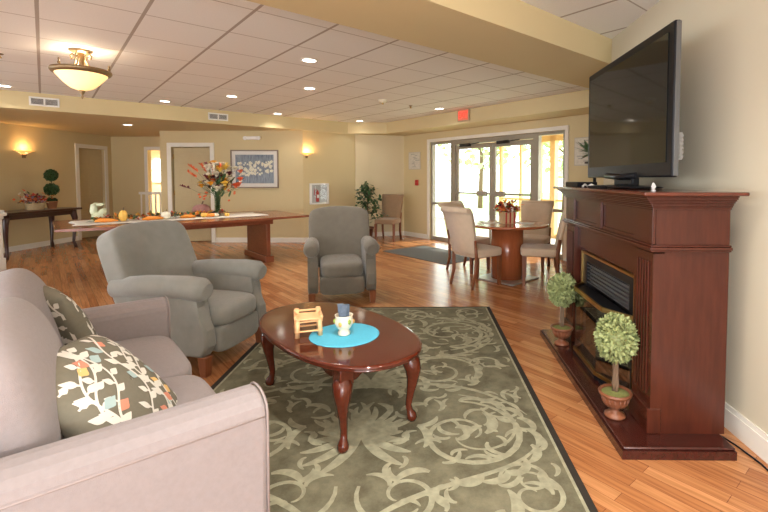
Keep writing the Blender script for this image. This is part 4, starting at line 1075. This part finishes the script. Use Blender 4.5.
# ------------------------------------------------------------ round dining table
dt = thing('dining_table', 'round orange cherry dining table on a wide drum pedestal', 'table', W(.94, 6.0), 0)
b = MB(); b.lathe([(.51, .715), (.545, .722), (.55, .735), (.545, .748), (.53, .75)], 48); b.build('table_top', dine_m, dt)
b = MB(); b.lathe([(.215, .02), (.215, .715)], 40); b.build('pedestal', dine_m, dt)
b = MB(); b.box((0, 0, .01), (.62, .62, .02), .004, 1, M=RZ(R(45))); b.build('base_plate', mat('brushed_steel_plate', (.45, .42, .38), .35, metal=.5), dt)
fb_ = thing('flower_basket', 'small cream planter box on the round dining table', 'basket', W(.94, 5.98, .7505), R(20))
b = MB(); 
rows = [[(x * s_, y * s_, z) for x, y in ((-.1, -.07), (.1, -.07), (.1, .07), (-.1, .07))] for s_, z in ((.85, 0), (1, .16), (.92, .16), (.8, .02))]
b.grid(rows, True, True, smooth=False); b.build('box', wick_m, fb_)
b = MB()
for x in (-.06, 0, .06): b.box((x, -.075, .08), (.018, .008, .15))
b.build('stripes', redp_m, fb_)
b = MB(); rnd = random.Random(6)
for i in range(420):
    p = (rnd.gauss(0, .07), rnd.gauss(0, .05), .15 + abs(rnd.gauss(0, .05))); b.use(rnd.choice([orange_m, coral_m, red_m, burg_m, mari_m, leafd_m, coral_m, ivory_m])); b.leaf(p, (rnd.uniform(-1, 1), rnd.uniform(-1, 1), rnd.uniform(-.1, 1)), (0, 0, 1), .06, .04)
b.use(leafd_m).ball((0, 0, .14), .075, sc=(1.1, .8, .6)); solo('flower_arrangement', b, None, 'orange and burgundy mums growing out of the cream planter box', 'flowers', W(.94, 5.98, .7515))
for k, (x, y) in enumerate(((.74, 6.04), (1.18, 6.06))):
    b = MB(); b.box((0, 0, .002), (.26, .19, .004), .001, 1); solo('paper_sheet', b, mat('white_paper', (.75, .73, .70), .7), ['pale sheet of paper left of the planter on round table', 'pale sheet of paper right of the planter on round table'][k], 'paper', W(x, y, .7503), R(30 - 50 * k), 'papers on the round table')
# door mat
b = MB(); b.box((0, 0, .005), (1.7, 1.0, .010), .003, 1); solo('door_mat', b, shade_m, 'dark grey door mat on the floor before the glass doors', 'mat', AB(5.55, 5.45, .0005), ROT)

# ------------------------------------------------------------ ceiling lamp
lp = thing('ceiling_lamp', 'bronze ceiling lamp with glowing alabaster bowl', 'lamp', AB(5.25, .33, ZC - .001), 0); lp.scale = (1, 1, 1.1)
b = MB(); b.lathe([(.02, -.028), (.06, -.024), (.095, -.012), (.10, 0)], 28); b.build('canopy', bronze_m, lp)
b = MB(); b.tube([(0, 0, -.01), (0, 0, -.20)], [.03, .018], 12)
for k in range(4):
    a = k * PI / 2 + .2; ca, sa = math.cos(a), math.sin(a)
    b.tube([(ca * r_, sa * r_, z) for r_, z in ((.065, -.06), (.085, -.075), (.095, -.05), (.075, -.03), (.05, -.045), (.045, -.09), (.06, -.13), (.10, -.165), (.15, -.19))], .008, 8)
b.build('scroll_arms', bronze_m, lp)
b = MB(); b.lathe([(.205, -.215), (.235, -.21), (.250, -.19), (.245, -.172), (.215, -.172), (.205, -.19)], 40)
for k in range(3): a = k * 2.09 + .4; b.lathe([(.012, -.165), (.012, -.15), (.006, -.14), (.009, -.125), (.002, -.11)], 8, c=(.228 * math.cos(a), .228 * math.sin(a), 0))
b.build('rim', bronze_m, lp)
b = MB(); b.lathe([(.22, -.20), (.205, -.225), (.15, -.285), (.09, -.335), (.03, -.355), (.002, -.356)], 36, cap=False); b.build('glass_bowl', lampglass_m, lp)
b = MB(); b.lathe([(.004, -.43), (.011, -.41), (.006, -.395), (.018, -.38), (.028, -.358), (.02, -.35)], 12); b.build('finial', bronze_m, lp)
l = lamp('bowl_bulb', 'POINT', (0, 0, -.10), 30, (1, .80, .58), .05); l.parent = lp
# recessed downlights
dl = thing('recessed_light', 'x', 'lamp', (0, 0, 0), 0, 'recessed ceiling downlights')
b = MB(); b.lathe([(.070, 0), (.072, -.006), (.095, -.004), (.097, 0)], 28); b.build('trim_ring', white_m, dl)
b = MB(); b.lathe([(.001, -.002), (.07, -.002), (.071, -.001)], 28); b.build('lens', bulb_m, dl)
spots = [((7.87, -.38), 'recessed light left of the hanging bowl lamp'), ((7.82, 1.60), 'recessed light right of the hanging bowl lamp near the soffit'), ((6.72, 2.31), 'recessed light above the middle of the conference table'),
         ((4.18, 2.27), 'recessed light nearest the beam in the middle of the ceiling'), ((5.47, 2.97), 'recessed light directly behind the one nearest the beam'), ((7.96, 3.62), 'recessed light just right of the second air vent'),
         ((7.85, 5.48), 'recessed light in the far corner above the potted tree'), ((5.60, 5.66), 'recessed light left of the exit sign'), ((9.41, 1.28), 'recessed light in the underside of the rear soffit'),
         ((.5, -2.0), 'recessed light over the seating area behind the camera'), ((-1.2, .2), 'recessed light over the open floor behind the camera'), ((1.2, .9), 'recessed light over the loveseat in the near ceiling'), ((.1,1.3), 'recessed light over the coffee table side of the near ceiling')]
for k, ((a, bb), lb) in enumerate(spots):
    z = (ZS if k == 8 else ZC) - .001
    d = dl if k == 0 else copy_tree(dl)
    d.location = AB(a, bb, z); d['label'] = lb
for k, ((a, bb), lb) in enumerate(spots):
    z = (ZS if k == 8 else ZC)
    lamp('downlight_beam', 'AREA', AB(a, bb, z - .02), ((1.0 if bb > 5 else 3) if a > 7.5 else 9) if k < 9 else 16, (1, .95, .88), .13, (0, 0, 0), spread=R(130))
# sprinklers and detector
def sprinkler(label, a, bb, big=False):
    s = thing('smoke_detector' if big else 'sprinkler_head', label, 'detector' if big else 'sprinkler', AB(a, bb, ZC - .001), 0)
    b = MB()
    if big: b.lathe([(.02, -.05), (.05, -.045), (.065, -.03), (.07, 0)], 20); b.build('housing', cream_m, s)
    else: b.lathe([(.012, -.012), (.03, -.006), (.035, 0)], 16); b.build('escutcheon', bronze_m if a > 5.6 else white_m, s)
    b = MB(); b.lathe([(.008, -.075 if big else -.045), (.02, -.07 if big else -.042), (.006, -.04 if big else -.01)], 12); b.build('nozzle', gold_m, s)
sprinkler('tan smoke detector on the ceiling left of the exit sign', 5.53, 4.31, True)
sprinkler('brass sprinkler head on the ceiling between detector and exit sign', 5.68, 5.04)
sprinkler('sprinkler head on the ceiling at the far left edge', 5.89, -.31)

# white crib style railing in the side room
rl = thing('white_railing', 'white railing seen through the narrow opening at the back', 'railing', (-6.75, 10.6, 0), 0)
b = MB(); b.box((0, 0, 1.0), (.9, .05, .06)); b.box((0, 0, .06), (.9, .05, .12)); b.build('rail', white_m, rl)
for k in range(8):
    b = MB(); b.box((-.4 + k * .115, 0, .56), (.03, .03, .84)); b.build('baluster', white_m, rl)
lamp('side_room_fill', 'AREA', (-7.6, 12.2, 2.3), 160, (1, .92, .8), .5)  # added fill without a fixture, brightens the room beyond the opening
